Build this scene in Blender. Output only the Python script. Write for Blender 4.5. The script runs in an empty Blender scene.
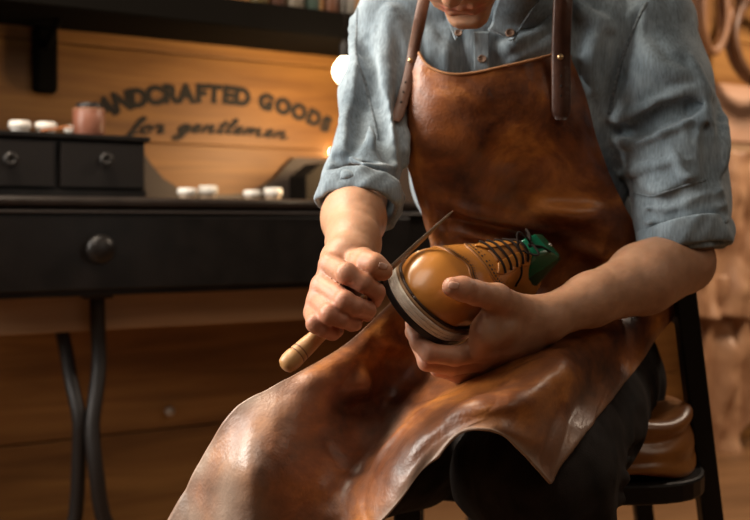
import bpy, bmesh, math, random
import numpy as np
from mathutils import Vector, Matrix
random.seed(5)
SC = bpy.context.scene
C = SC.collection
F = 1042.0
CZ = 0.78

def P(px, py, Y):
    return np.array([Y*(px-375.0)/F, Y, CZ - Y*(py-225.0)/F])
WD = np.array([0.844, 0.5365, 0.0])      # along the wall
WN = np.array([0.5365, -0.844, 0.0])     # out of the wall, towards the room
def wy(px, y0):
    return y0/(1-0.636*(px-375.0)/F)
def W(px, py, y0):
    return P(px, py, wy(px, y0))
def WS(s, d, z, y0=2.93):
    """s metres along the wall from x=0, d metres out of the wall"""
    o = np.array([0, y0, 0.0])
    return o + WD*s + WN*d + np.array([0, 0, z])
def s_of(px, y0=2.93):
    return wy(px, y0)*(px-375.0)/F/0.844
WROT = math.atan2(0.5365, 0.844)

# ---------------------------------------------------------------- materials
MATS = {}
def nodes(name):
    m = bpy.data.materials.new(name); m.use_nodes = True
    nt = m.node_tree
    return m, nt, nt.nodes['Principled BSDF']
def mat(name, col, rough=0.5, metal=0.0, col2=None, scale=8, dist=0.0, stretch=(1,1,1), bump=0.0, bscale=60,
        spec=0.5, sss=0.0, emit=None, estr=0, rough2=None, pos=(0.35,0.65), coat=0.0, sheen=0.0, coord='Object', detail=6, bdist=0.002):
    if name in MATS: return MATS[name]
    m, nt, b = nodes(name)
    b.inputs['Base Color'].default_value = (*col, 1)
    b.inputs['Roughness'].default_value = rough
    b.inputs['Metallic'].default_value = metal
    b.inputs['Specular IOR Level'].default_value = spec
    b.inputs['Coat Weight'].default_value = coat
    b.inputs['Coat Roughness'].default_value = 0.2
    b.inputs['Sheen Weight'].default_value = sheen
    if sss:
        b.inputs['Subsurface Weight'].default_value = sss
        b.inputs['Subsurface Radius'].default_value = (0.012, 0.005, 0.003)
        b.inputs['Subsurface Scale'].default_value = 1.0
    tc = nt.nodes.new('ShaderNodeTexCoord'); mp = nt.nodes.new('ShaderNodeMapping')
    nt.links.new(tc.outputs[coord], mp.inputs[0]); mp.inputs['Scale'].default_value = stretch
    if col2:
        n = nt.nodes.new('ShaderNodeTexNoise'); n.inputs['Scale'].default_value = scale
        n.inputs['Detail'].default_value = detail; n.inputs['Distortion'].default_value = dist
        nt.links.new(mp.outputs[0], n.inputs[0])
        r = nt.nodes.new('ShaderNodeValToRGB')
        r.color_ramp.elements[0].position = pos[0]; r.color_ramp.elements[1].position = pos[1]
        r.color_ramp.elements[0].color = (*col, 1); r.color_ramp.elements[1].color = (*col2, 1)
        nt.links.new(n.outputs[0], r.inputs[0]); nt.links.new(r.outputs[0], b.inputs['Base Color'])
        if rough2 is not None:
            mr = nt.nodes.new('ShaderNodeMapRange'); mr.inputs[3].default_value = rough; mr.inputs[4].default_value = rough2
            mr.inputs[1].default_value = 0.3; mr.inputs[2].default_value = 0.7
            nt.links.new(n.outputs[0], mr.inputs[0]); nt.links.new(mr.outputs[0], b.inputs['Roughness'])
    if bump:
        n2 = nt.nodes.new('ShaderNodeTexNoise'); n2.inputs['Scale'].default_value = bscale; n2.inputs['Detail'].default_value = 4
        nt.links.new(mp.outputs[0], n2.inputs[0])
        bp = nt.nodes.new('ShaderNodeBump'); bp.inputs['Strength'].default_value = bump; bp.inputs['Distance'].default_value = bdist
        nt.links.new(n2.outputs[0], bp.inputs['Height']); nt.links.new(bp.outputs[0], b.inputs['Normal'])
    if emit:
        b.inputs['Emission Color'].default_value = (*emit, 1); b.inputs['Emission Strength'].default_value = estr
    MATS[name] = m
    return m

# ---------------------------------------------------------------- objects
def tag(o, label=None, cat=None, group=None, kind=None):
    if label: o['label'] = label
    if cat: o['category'] = cat
    if group: o['group'] = group
    if kind: o['kind'] = kind
    return o
def empty(name, loc, label, cat, group=None):
    o = bpy.data.objects.new(name, None); C.objects.link(o); o.location = Vector(loc); o.empty_display_size = 0.05
    return tag(o, label, cat, group)
def link(name, me, material=None, parent=None, smooth=True, autos=False):
    o = bpy.data.objects.new(name, me); C.objects.link(o)
    if material: me.materials.append(material)
    if smooth and len(me.polygons):
        me.polygons.foreach_set('use_smooth', [True]*len(me.polygons))
    if parent is not None:
        o.parent = parent
        q = parent; off = Vector((0,0,0))
        while q is not None:
            off += q.location; q = q.parent
        me.transform(Matrix.Translation(-off))       # all parents are unrotated
    return o
def pydata(name, v, f, material=None, parent=None, smooth=True):
    me = bpy.data.meshes.new(name); me.from_pydata([tuple(map(float, p)) for p in v], [], [tuple(map(int, q)) for q in f]); me.update()
    return link(name, me, material, parent, smooth)
def bmobj(name, bm, material=None, parent=None, smooth=False, bevel=0):
    me = bpy.data.meshes.new(name); bmesh.ops.recalc_face_normals(bm, faces=bm.faces[:]); bm.to_mesh(me); bm.free()
    o = link(name, me, material, parent, smooth)
    if bevel:
        md = o.modifiers.new('bevel', 'BEVEL'); md.width = bevel; md.segments = 2; md.limit_method = 'ANGLE'
    return o
def solidify(o, t, offset=0):
    md = o.modifiers.new('solid', 'SOLIDIFY'); md.thickness = t; md.offset = offset; return o
def subsurf(o, n=1):
    md = o.modifiers.new('sub', 'SUBSURF'); md.levels = n; md.render_levels = n; return o

def add_quadbox(bm, c8):
    v = [bm.verts.new(tuple(map(float, p))) for p in c8]
    for f in ((0,1,2,3),(7,6,5,4),(0,4,5,1),(1,5,6,2),(2,6,7,3),(3,7,4,0)):
        bm.faces.new([v[i] for i in f])
def wall_box(bm, s0, s1, d0, d1, z0, z1, y0=2.93):
    c = [WS(s0,d0,z0,y0), WS(s1,d0,z0,y0), WS(s1,d1,z0,y0), WS(s0,d1,z0,y0), WS(s0,d0,z1,y0), WS(s1,d0,z1,y0), WS(s1,d1,z1,y0), WS(s0,d1,z1,y0)]
    add_quadbox(bm, c)
def box(bm, x0, x1, y0, y1, z0, z1):
    add_quadbox(bm, [(x0,y0,z0),(x1,y0,z0),(x1,y1,z0),(x0,y1,z0),(x0,y0,z1),(x1,y0,z1),(x1,y1,z1),(x0,y1,z1)])
def frame_of(d):
    d = np.asarray(d, float); d = d/np.linalg.norm(d)
    a = np.array([0,0,1.0]) if abs(d[2]) < 0.9 else np.array([1.0,0,0])
    x = np.cross(a, d); x /= np.linalg.norm(x)
    return x, np.cross(d, x), d
def crom(pts, n):
    """catmull-rom through pts (K,D) -> n samples"""
    pts = np.asarray(pts, float); K = len(pts)
    t = np.linspace(0, K-1, n); i = np.clip(t.astype(int), 0, K-2); f = (t-i)[:, None]
    e = np.vstack([2*pts[0]-pts[1], pts, 2*pts[-1]-pts[-2]])
    p0, p1, p2, p3 = e[i], e[i+1], e[i+2], e[i+3]
    return 0.5*((2*p1)+(-p0+p2)*f+(2*p0-5*p1+4*p2-p3)*f*f+(-p0+3*p1-3*p2+p3)*f**3)
def tube_mesh(pts, r, seg=10, smooth_n=0, flat=1.0, up=None):
    pts = np.asarray(pts, float)
    r = np.broadcast_to(np.asarray(r, float), (len(pts),)) if np.ndim(r) == 0 else np.asarray(r, float)
    if smooth_n:
        q = crom(np.hstack([pts, r[:, None]]), smooth_n); pts, r = q[:, :3], np.abs(q[:, 3])
    V, Fc = [], []
    n = len(pts); x = None
    for i in range(n):
        d = pts[min(i+1, n-1)] - pts[max(i-1, 0)]; d = d/(np.linalg.norm(d)+1e-12)
        if x is None: x, y, _ = frame_of(d)
        if up is not None: x = np.cross(up, d)
        x = x - d*np.dot(x, d); x /= np.linalg.norm(x); y = np.cross(d, x)
        for k in range(seg):
            a = 2*math.pi*k/seg
            V.append(pts[i] + r[i]*(math.cos(a)*x + flat*math.sin(a)*y))
    for i in range(n-1):
        for k in range(seg):
            k2 = (k+1) % seg
            Fc.append((i*seg+k, i*seg+k2, (i+1)*seg+k2, (i+1)*seg+k))
    Fc.append(tuple(range(seg-1, -1, -1))); Fc.append(tuple((n-1)*seg+k for k in range(seg)))
    return V, Fc
def tube(name, pts, r, material, parent=None, seg=10, smooth_n=0, flat=1.0, up=None):
    V, Fc = tube_mesh(pts, r, seg, smooth_n, flat, up)
    return pydata(name, V, Fc, material, parent)
def lathe(name, prof, origin, axis, material, parent=None, seg=28, smooth=True):
    """prof: list of (radius, height)"""
    x, y, d = frame_of(axis); o = np.asarray(origin, float); V, Fc = [], []
    for (r, h) in prof:
        for k in range(seg):
            a = 2*math.pi*k/seg; V.append(o + d*h + max(r, 1e-5)*(x*math.cos(a)+y*math.sin(a)))
    for i in range(len(prof)-1):
        for k in range(seg):
            k2 = (k+1) % seg; Fc.append((i*seg+k, i*seg+k2, (i+1)*seg+k2, (i+1)*seg+k))
    Fc.append(tuple(range(seg-1, -1, -1))); Fc.append(tuple((len(prof)-1)*seg+k for k in range(seg)))
    return pydata(name, V, Fc, material, parent, smooth)

from mathutils.bvhtree import BVHTree
def bvh_of(V, Fq): return BVHTree.FromPolygons([tuple(map(float, p)) for p in V], [tuple(map(int, f)) for f in Fq])
def cast(bvh, px, py, default=None):
    o_ = Vector((0,0,CZ)); d = Vector(tuple(P(px, py, 1.0)))-o_; d.normalize()
    h = bvh.ray_cast(o_, d)
    return h[0].y if h[0] is not None else default
# ---------------------------------------------------------------- noise
_rs = np.random.RandomState(3); _T = _rs.rand(32, 32, 32).astype(np.float32)
def vnoise(p):
    p = np.asarray(p, np.float32); i = np.floor(p).astype(np.int64); f = p - i; f = f*f*(3-2*f); i &= 31; j = (i+1) & 31
    x0, y0, z0 = i[..., 0], i[..., 1], i[..., 2]; x1, y1, z1 = j[..., 0], j[..., 1], j[..., 2]
    fx, fy, fz = f[..., 0], f[..., 1], f[..., 2]
    a = _T[x0,y0,z0]*(1-fx)+_T[x1,y0,z0]*fx; b = _T[x0,y1,z0]*(1-fx)+_T[x1,y1,z0]*fx
    c = _T[x0,y0,z1]*(1-fx)+_T[x1,y0,z1]*fx; d = _T[x0,y1,z1]*(1-fx)+_T[x1,y1,z1]*fx
    a = a*(1-fy)+b*fy; c = c*(1-fy)+d*fy
    return (a*(1-fz)+c*fz)*2-1

# ---------------------------------------------------------------- signed distance modelling
class SDF:
    def __init__(s): s.p = []
    def cone(s, a, b, ra, rb, k=0.01, op='u'):
        s.p.append(('c', np.asarray(a, float), np.asarray(b, float), ra, rb, k, op)); return s
    def chain(s, pts, rs, k=0.01, op='u'):
        for i in range(len(pts)-1): s.cone(pts[i], pts[i+1], rs[i], rs[i+1], k, op)
        return s
    def ell(s, c, rad, R=None, k=0.01, op='u'):
        s.p.append(('e', np.asarray(c, float), np.asarray(rad, float), np.eye(3) if R is None else np.asarray(R, float), 0, k, op)); return s
    def plane(s, c, n, k=0.004):      # cut away what lies on the side of n
        n = np.asarray(n, float); n = n/np.linalg.norm(n); s.p.append(('p', np.asarray(c, float), n, 0, 0, k, 's')); return s
    @staticmethod
    def ev(q, X):
        t = q[0]
        if t == 'c':
            _, a, b, ra, rb, k, op = q; ba = (b-a).astype(np.float32); l2 = float(ba@ba) + 1e-12
            pa = X - a.astype(np.float32); h = np.clip((pa@ba)/l2, 0, 1)
            d = pa - h[..., None]*ba
            return np.sqrt((d*d).sum(-1)) - (ra + (rb-ra)*h)
        if t == 'e':
            _, c, rad, R, _, k, op = q
            pl = (X - c.astype(np.float32))@R.T.astype(np.float32)     # rows of R are local axes
            k0 = np.sqrt(((pl/rad.astype(np.float32))**2).sum(-1)); k1 = np.sqrt(((pl/(rad*rad).astype(np.float32))**2).sum(-1))
            return np.where(k1 > 1e-6, k0*(k0-1)/np.maximum(k1, 1e-6), -float(min(rad)))
        if t == 'p':
            _, c, n, _, _, k, op = q
            return -((X - c.astype(np.float32))@n.astype(np.float32))      # inside = beyond the plane along n
    def mesh(s, vox, post=None, smooth=1):
        B = 8; pad = 0.02
        lo = np.full(3, 1e9); hi = -lo
        for q in s.p:
            if q[6] != 'u': continue
            if q[0] == 'c':
                r = max(q[3], q[4]); lo = np.minimum(lo, np.minimum(q[1], q[2])-r); hi = np.maximum(hi, np.maximum(q[1], q[2])+r)
            else:
                r = max(q[2]); lo = np.minimum(lo, q[1]-r); hi = np.maximum(hi, q[1]+r)
        lo -= pad; hi += pad
        nb = np.ceil((hi-lo)/(vox*B)).astype(int)
        g = np.stack(np.meshgrid(*[np.arange(n) for n in nb], indexing='ij'), -1).reshape(-1, 3)
        cen = (lo + (g+0.5)*vox*B).astype(np.float32); hd = vox*B*0.87+0.006
        act = np.zeros(len(g), bool); deep = np.zeros(len(g), bool); nearS = np.zeros(len(g), bool)
        for q in s.p:
            d = s.ev(q, cen)
            if q[6] == 'u':
                act |= d < hd + q[5]; deep |= d < -hd
            else:
                nearS |= d < hd + q[5]
        act &= ~(deep & ~nearS)
        g = g[act]; cen = cen[act]; nB = len(g)
        ii = np.stack(np.meshgrid(*[np.arange(B+1)]*3, indexing='ij'), -1).reshape(-1, 3)
        base = (lo + g*vox*B).astype(np.float32)
        D = np.full((nB, (B+1)**3), 0.06, np.float32)
        off = (ii*vox).astype(np.float32)
        for q in s.p:
            dc = s.ev(q, cen); sel = np.nonzero(dc < hd + q[5] + .03)[0]
            for c0 in range(0, len(sel), 4000):
                sl = sel[c0:c0+4000]
                X = base[sl][:, None, :] + off[None]
                d = s.ev(q, X); k = q[5]; A = D[sl]
                if q[6] == 'u':
                    h = np.clip(0.5+0.5*(A-d)/k, 0, 1); D[sl] = A*(1-h)+d*h - k*h*(1-h)
                else:
                    h = np.clip(0.5-0.5*(A+d)/k, 0, 1); D[sl] = A*(1-h) - d*h + k*h*(1-h)
        if post is not None:
            for c0 in range(0, nB, 4000):
                X = base[c0:c0+4000][:, None, :] + off[None]
                D[c0:c0+4000] = post(X, D[c0:c0+4000])
        D = D.reshape(nB, B+1, B+1, B+1)
        S = D < 0
        n8 = sum(S[:, a:a+B, b:b+B, c:c+B].astype(np.int8) for a in (0,1) for b in (0,1) for c in (0,1))
        bi, ci, cj, ck = np.nonzero((n8 > 0) & (n8 < 8))
        cor = [(a,b,c) for a in (0,1) for b in (0,1) for c in (0,1)]
        vals = np.stack([D[bi, ci+a, cj+b, ck+c] for a,b,c in cor], -1)
        cp = np.array(cor, np.float32)
        acc = np.zeros((len(bi), 3), np.float32); cnt = np.zeros(len(bi), np.float32)
        for e0 in range(8):
            for e1 in range(e0+1, 8):
                if np.abs(cp[e0]-cp[e1]).sum() != 1: continue
                v0, v1 = vals[:, e0], vals[:, e1]; m = (v0 < 0) != (v1 < 0)
                t = np.where(m, v0/np.where(m, v0-v1, 1), 0)[:, None]
                acc += np.where(m[:, None], cp[e0]+(cp[e1]-cp[e0])*t, 0); cnt += m
        gi = g[bi]*B + np.stack([ci, cj, ck], -1)
        V = lo + (gi + acc/cnt[:, None])*vox
        N = (nb+1)*B
        key = lambda q: (q[:, 0]*N[1] + q[:, 1])*N[2] + q[:, 2]
        kk = key(gi); order = np.argsort(kk); ks = kk[order]
        faces = []
        for ax in range(3):
            sl = [slice(None)]+[slice(0, B)]*3; s2 = list(sl); s2[ax+1] = slice(1, B+1)
            A0 = S[tuple(sl)]; A1 = S[tuple(s2)]
            b_, x_, y_, z_ = np.nonzero(A0 != A1); inside = A0[b_, x_, y_, z_]
            q = g[b_]*B + np.stack([x_, y_, z_], -1)
            o1 = np.zeros(3, int); o2 = np.zeros(3, int); o1[(ax+1) % 3] = 1; o2[(ax+2) % 3] = 1
            qs = [q-o1-o2, q-o2, q, q-o1]; idx = []; ok = np.ones(len(q), bool)
            for z in qs:
                kz = key(z); p = np.clip(np.searchsorted(ks, kz), 0, len(ks)-1); ok &= ks[p] == kz; idx.append(order[p])
            f = np.stack(idx, -1)[ok]; ins = inside[ok]
            f[~ins] = f[~ins][:, ::-1]; faces.append(f)
        Fq = np.vstack(faces)
        for _ in range(smooth):      # light laplacian smoothing
            acc = np.zeros_like(V); cnt = np.zeros(len(V))
            for a in range(4):
                i, j = Fq[:, a], Fq[:, (a+1) % 4]
                np.add.at(acc, i, V[j]); np.add.at(cnt, i, 1); np.add.at(acc, j, V[i]); np.add.at(cnt, j, 1)
            V = V*0.5 + 0.5*acc/np.maximum(cnt, 1)[:, None]
        return V, Fq
def fastmesh(name, V, Fq, material, parent=None):
    me = bpy.data.meshes.new(name)
    me.vertices.add(len(V)); me.vertices.foreach_set('co', V.astype(np.float32).ravel())
    n = len(Fq); w = Fq.shape[1]
    me.loops.add(n*w); me.loops.foreach_set('vertex_index', Fq.astype(np.int32).ravel())
    me.polygons.add(n); me.polygons.foreach_set('loop_start', np.arange(0, n*w, w, dtype=np.int32))
    me.update(calc_edges=True)
    return link(name, me, material, parent)
def vnormals(V, Fq):
    a = V[Fq[:, 2]]-V[Fq[:, 0]]; b = V[Fq[:, 3]]-V[Fq[:, 1]]; n = np.cross(a, b); N = np.zeros_like(V)
    for k in range(4): np.add.at(N, Fq[:, k], n)
    return N/np.maximum(np.linalg.norm(N, axis=1), 1e-12)[:, None]
def grid(ctrl, nu, nv, fn=None):
    """ctrl: rows x cols x 3 world points -> interpolated grid (V, F)"""
    c = np.asarray(ctrl, float); R, K, _ = c.shape
    a = np.stack([crom(c[:, k], nv) for k in range(K)], 1)       # nv x K x 3
    b = np.stack([crom(a[i], nu) for i in range(nv)], 0)         # nv x nu x 3
    V = b.reshape(-1, 3)
    i, j = np.meshgrid(np.arange(nv-1), np.arange(nu-1), indexing='ij'); i = i.ravel(); j = j.ravel()
    Fq = np.stack([i*nu+j, (i+1)*nu+j, (i+1)*nu+j+1, i*nu+j+1], -1)
    return V, Fq
# ================================================================ the room
def sd(px, y0):
    p = W(px, 225, y0) - np.array([0, 2.93, 0]); return float(p@WD), float(p@WN)
def zz(px, py, y0): return CZ - wy(px, y0)*(py-225)/F

def wood(name, c1, c2, rough=0.55, gscale=9.0, rot=WROT, axis=(1.2, 14, 14), dark=0.25):
    m, nt, b = nodes(name)
    b.inputs['Roughness'].default_value = rough
    tc = nt.nodes.new('ShaderNodeTexCoord'); vr = nt.nodes.new('ShaderNodeVectorRotate'); vr.rotation_type = 'Z_AXIS'
    vr.inputs['Angle'].default_value = -rot
    nt.links.new(tc.outputs['Object'], vr.inputs['Vector'])
    mp = nt.nodes.new('ShaderNodeMapping'); mp.inputs['Scale'].default_value = axis; nt.links.new(vr.outputs[0], mp.inputs[0])
    n = nt.nodes.new('ShaderNodeTexNoise'); n.inputs['Scale'].default_value = 1.6; n.inputs['Detail'].default_value = 9; n.inputs['Distortion'].default_value = 1.4
    nt.links.new(mp.outputs[0], n.inputs[0])
    r = nt.nodes.new('ShaderNodeValToRGB'); r.color_ramp.elements[0].position = dark; r.color_ramp.elements[1].position = 0.72
    r.color_ramp.elements[0].color = (*c1, 1); r.color_ramp.elements[1].color = (*c2, 1)
    nt.links.new(n.outputs[0], r.inputs[0])
    mp2 = nt.nodes.new('ShaderNodeMapping'); mp2.inputs['Scale'].default_value = (0.5, 3, 4.5); nt.links.new(vr.outputs[0], mp2.inputs[0])
    n2 = nt.nodes.new('ShaderNodeTexNoise'); n2.inputs['Scale'].default_value = 1.0; n2.inputs['Detail'].default_value = 3
    nt.links.new(mp2.outputs[0], n2.inputs[0])
    mx = nt.nodes.new('ShaderNodeMix'); mx.data_type = 'RGBA'; mx.blend_type = 'MULTIPLY'
    r2 = nt.nodes.new('ShaderNodeValToRGB'); r2.color_ramp.elements[0].color = (0.55, 0.5, 0.45, 1); r2.color_ramp.elements[1].color = (1.15, 1.1, 1.05, 1)
    r2.color_ramp.elements[0].position = .35; r2.color_ramp.elements[1].position = .65
    nt.links.new(n2.outputs[0], r2.inputs[0]); mx.inputs[0].default_value = 1
    nt.links.new(r.outputs[0], mx.inputs[6]); nt.links.new(r2.outputs[0], mx.inputs[7]); nt.links.new(mx.outputs[2], b.inputs['Base Color'])
    bp = nt.nodes.new('ShaderNodeBump'); bp.inputs['Strength'].default_value = 0.25; bp.inputs['Distance'].default_value = 0.003
    nt.links.new(n.outputs[0], bp.inputs['Height']); nt.links.new(bp.outputs[0], b.inputs['Normal'])
    return m

M_wall = wood('planks', (0.24, 0.105, 0.026), (0.46, 0.235, 0.066))
M_wall_pale = wood('pale_board', (0.36, 0.23, 0.13), (0.52, 0.35, 0.21))
M_floor = wood('floor_boards', (0.16, 0.08, 0.03), (0.30, 0.16, 0.07), rot=0.3, rough=0.5)
M_black = mat('black_paint', (0.0055, 0.0045, 0.004), 0.36, spec=0.3, col2=(0.010, 0.008, 0.007), scale=20, bump=0.15, bscale=40)
M_blackmat = mat('black_shelf', (0.006, 0.005, 0.004), 0.9, spec=0.05)
M_iron = mat('black_iron', (0.014, 0.011, 0.010), 0.5, metal=0.3, bump=0.3, bscale=60)
M_ink = mat('sign_ink', (0.012, 0.009, 0.008), 0.8)

# wall of horizontal planks (bevelled boards with narrow gaps, one mesh)
bm = bmesh.new()
S0, S1 = -3.2, 4.2
zs = [0.0, 0.04, 0.272, 0.536, 0.757, 0.983, 1.209, 1.44, 1.68, 1.92, 2.16, 2.4, 2.62]
for a, b_ in zip(zs[:-1], zs[1:]):
    wall_box(bm, S0, S1, -0.02, 0.0, a+0.002, b_-0.002)
wall_box(bm, S0, S1, -0.05, -0.012, 0.0, 2.62)
o = bmobj('wall_back', bm, M_wall, bevel=0.002); tag(o, 'wall of broad horizontal orange-brown wood planks', kind='structure')
bm = bmesh.new(); box(bm, -3.2, 4.5, -0.6, 5.8, -0.05, 0.0)
o = bmobj('floor', bm, M_floor); tag(o, 'brown wooden floor', kind='structure')
# screw in the plank
sx = sd(166, 2.93)
pw = WS(s_of(166), 0.0, zz(166, 410, 2.93))
o = lathe('plank_screw', [(0.004,0),(0.004,.02),(0.011,.022),(0.013,.027),(0.009,.033),(0,.034)], WS(sx[0], 0, zz(166, 410, 2.93)), WN, mat('pale_metal', (0.5,0.45,0.4), 0.4, metal=0.6), seg=14)
tag(o, 'small pale screw in the lower plank by the iron legs', 'screw')

# ---- painted lettering
def glyph(ch, size, pt, rot, bold=0.0, shear=0.0, sx=1.0):
    cu = bpy.data.curves.new('g', 'FONT'); cu.body = ch; cu.size = size; cu.align_x = 'CENTER'; cu.offset = bold; cu.extrude = 0.0008; cu.shear = shear
    ob = bpy.data.objects.new('g', cu); C.objects.link(ob)
    dg = bpy.context.evaluated_depsgraph_get(); me = bpy.data.meshes.new_from_object(ob.evaluated_get(dg))
    bpy.data.objects.remove(ob)
    xa = Vector(WD); za = Vector((0,0,1)); na = Vector(WN)
    co = math.cos(rot); si = math.sin(rot)
    X = xa*co + za*si; Y = -xa*si + za*co
    cy = 0.36*size
    out_v = []
    for v in me.vertices:
        p = Vector(pt) + X*(v.co.x*sx) + Y*(v.co.y-cy) + na*(v.co.z+0.0012)
        out_v.append(p)
    fs = [tuple(p.vertices) for p in me.polygons]
    return out_v, fs
sign = empty('sign_lettering', WS(s_of(205), 0, zz(205, 100, 2.93)), 'arched black capital letters reading HANDCRAFTED GOODS painted on the plank wall', 'lettering')
caps = [('H',91,113,.30),('A',106,106.5,.26),('N',122,101,.22),('D',138,97.5,.15),('C',154,95,.09),('R',170,93.5,.05),('A',186,93,.0),('F',201,93,-.04),('T',214,93.5,-.06),('E',228,94.5,-.10),('D',242,96.5,-.14),
        ('G',266,101.5,-.24),('O',283,106,-.29),('O',299,111.5,-.34),('D',314,117.5,-.39),('S',326,123.5,-.43)]
for ch, px, py, rot in caps:
    s, d = sd(px, 2.93); sz = 0.061 if px < 260 else 0.055
    v, f = glyph(ch, sz, WS(s, 0.0, zz(px, py, 2.93)), rot + 0.02, bold=0.0042)
    pydata('letter', v, f, M_ink, sign, smooth=False)
# script line drawn as pen strokes, unit = x-height, each letter starts where the last ended
def script(text):
    G = {
     'f': (0.62, [[(0,.1),(.25,.5),(.5,1.5),(.62,2.0),(.45,2.05),(.3,1.5),(.18,.3),(.08,-.7),(-.12,-.95),(-.2,-.6),(.1,-.1),(.62,.15)]]),
     'o': (0.75, [[(0,.15),(.12,.6),(.35,.95),(.12,.75),(.1,.25),(.3,0),(.55,.3),(.55,.8),(.35,.97),(.4,.75),(.75,.8)]]),
     'r': (0.62, [[(0,.8),(.12,1.05),(.2,.85),(.38,.9),(.35,.5),(.3,.1),(.42,0),(.62,.2)]]),
     'g': (0.75, [[(0,.15),(.5,.9),(.25,.97),(.05,.5),(.15,.05),(.4,.2),(.58,.95),(.45,.1),(.3,-.7),(.05,-.98),(-.12,-.7),(.2,-.2),(.75,.2)]]),
     'e': (0.6, [[(0,.15),(.35,.5),(.45,.85),(.3,1.0),(.12,.7),(.12,.2),(.3,0),(.6,.2)]]),
     'n': (0.9, [[(0,.2),(.2,1.0),(.15,.5),(.1,0),(.25,.6),(.5,1.0),(.55,.6),(.5,.1),(.65,0),(.9,.2)]]),
     't': (0.5, [[(0,.2),(.2,.8),(.35,1.7),(.2,.6),(.18,.1),(.32,0),(.5,.2)],[(0,1.15),(.5,1.2)]]),
     'l': (0.5, [[(0,.2),(.3,1.0),(.48,1.8),(.35,2.0),(.22,1.4),(.15,.3),(.28,0),(.5,.2)]]),
     'm': (1.3, [[(0,.2),(.2,1.0),(.15,.5),(.1,0),(.25,.6),(.48,1.0),(.5,.6),(.45,0),(.62,.6),(.85,1.0),(.9,.6),(.87,.1),(1.0,0),(1.3,.2)]]),
    }
    x = 0; out = []
    for ch in text:
        if ch == ' ': x += .75; continue
        w, st = G[ch]
        for q in st: out.append([(a+x+0.18*b, b) for a, b in q])
        x += w
    return out, x
scr = empty('script_lettering', WS(s_of(205), 0, zz(205, 134, 2.93)), 'black handwritten script reading for gentlemen under the arched capitals', 'lettering')
_, tot = script('for gentlemen')
sA, _ = sd(128, 2.93); sB, _ = sd(287, 2.93); zA = zz(128, 134, 2.93); zB = zz(287, 139, 2.93); k = (sB-sA)/tot
for word, x0 in (('for', 0.0), ('gentlemen', script('for ')[1])):
    V, Fc = [], []
    for q in script(word)[0]:
        pts = []
        for a, b_ in q:
            a += x0; t = a*k/(sB-sA); pts.append(WS(sA+a*k, 0.0012, zA+(zB-zA)*t + 0.010*math.sin(math.pi*min(max(t,0),1)) + b_*0.0185))
        pc = crom(pts, len(pts)*6)
        dirs = np.gradient(pc, axis=0)
        r = 0.0032 + 0.0026*np.clip(-dirs[:, 2]/(np.linalg.norm(dirs, axis=1)+1e-9), 0, 1)
        v, f = tube_mesh(pc, r, 6, 0, 0.3, up=WN)
        n = len(V); V += v; Fc += [tuple(i+n for i in qq) for qq in f]
    pydata('word', V, Fc, M_ink, scr)

# ---- shelf and its bracket
shelf = empty('wall_shelf', WS(-0.3, 0.0, 1.25), 'thick black shelf high on the plank wall, above the sign', 'shelf')
bm = bmesh.new(); wall_box(bm, -2.2, 0.75, 0.001, 0.26, 1.240, 1.305); bmobj('board', bm, M_blackmat, shelf, bevel=0.004)
s_, _ = sd(43, 2.93)
bm = bmesh.new(); wall_box(bm, s_-.028, s_+.028, 0.0, 0.035, 1.085, 1.2405); bmobj('bracket', bm, M_blackmat, shelf, bevel=0.012)
tube('brace', [WS(s_, .03, 1.19), WS(s_+.0, .08, 1.215), WS(s_, .14, 1.243)], .008, M_blackmat, shelf, smooth_n=8)
# jars standing on the shelf
jc = [((.10,.07,.02),'mustard'),((.08,.03,.015),'rust red'),((.17,.14,.10),'cream'),((.05,.08,.06),'grey-green'),((.14,.05,.02),'orange'),((.22,.20,.17),'white')]
for i, (px, r, h) in enumerate([(262,.022,.07),(280,.02,.09),(298,.024,.06),(315,.021,.10),(334,.020,.08),(350,.023,.07)]):
    s, d = sd(px, 2.66); d = min(d, .21)
    col, nm = jc[i]
    t = empty('shelf_jar', WS(s, d, 1.3052), f'{nm} jar on the black shelf above the sign', 'jar', 'jars on the high black shelf')
    lathe('body', [(0,0),(r*.94,0),(r,.004),(r,h-.012),(r*.8,h-.004),(r*.75,h)], WS(s, d, 1.3052), (0,0,1), mat('jar_'+nm.replace(' ','_').replace('-','_'), col, .4), t)
    lathe('lid', [(0,0),(r*.85,0),(r*.85,.014),(0,.014)], WS(s, d, 1.3052+h-.001), (0,0,1), mat('jar_lid', (.05,.04,.035), .4), t)

# ---- workbench
TZ = 0.836
bt = 2.396
sL = sd(-70, bt)[0]; sR = sd(560, bt)[0]; dF = sd(0, bt)[1]
wb = empty('workbench', WS((sL+sR)/2, dF/2, 0), 'long black workbench with a wide drawer, standing against the plank wall', 'workbench')
bm = bmesh.new()
prof = [(0,0),(dF-.012,0),(dF-.003,.003),(dF+.004,.009),(dF+.005,.016),(dF-.001,.022),(dF-.008,.024),(0,.024)]
va = [bm.verts.new(tuple(WS(sL, a, TZ-.024+b_))) for a, b_ in prof]; vb = [bm.verts.new(tuple(WS(sR, a, TZ-.024+b_))) for a, b_ in prof]
for i in range(len(prof)):
    j = (i+1) % len(prof); bm.faces.new((va[i], va[j], vb[j], vb[i]))
bm.faces.new(va); bm.faces.new(vb[::-1])
bmobj('tabletop', bm, mat('tabletop_lit_black', (.016,.012,.010), .30, spec=.6, col2=(.030,.023,.019), scale=14), wb)  # black lightened to bring out the highlight on the edge moulding
bm = bmesh.new(); wall_box(bm, sL+.02, sR-.02, .03, dF-.03, .645, TZ-.025)
wall_box(bm, sL+.015, sR-.015, dF-.035, dF-.010, .640, TZ-.025)
bmobj('case', bm, M_black, wb, bevel=.002)
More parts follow.
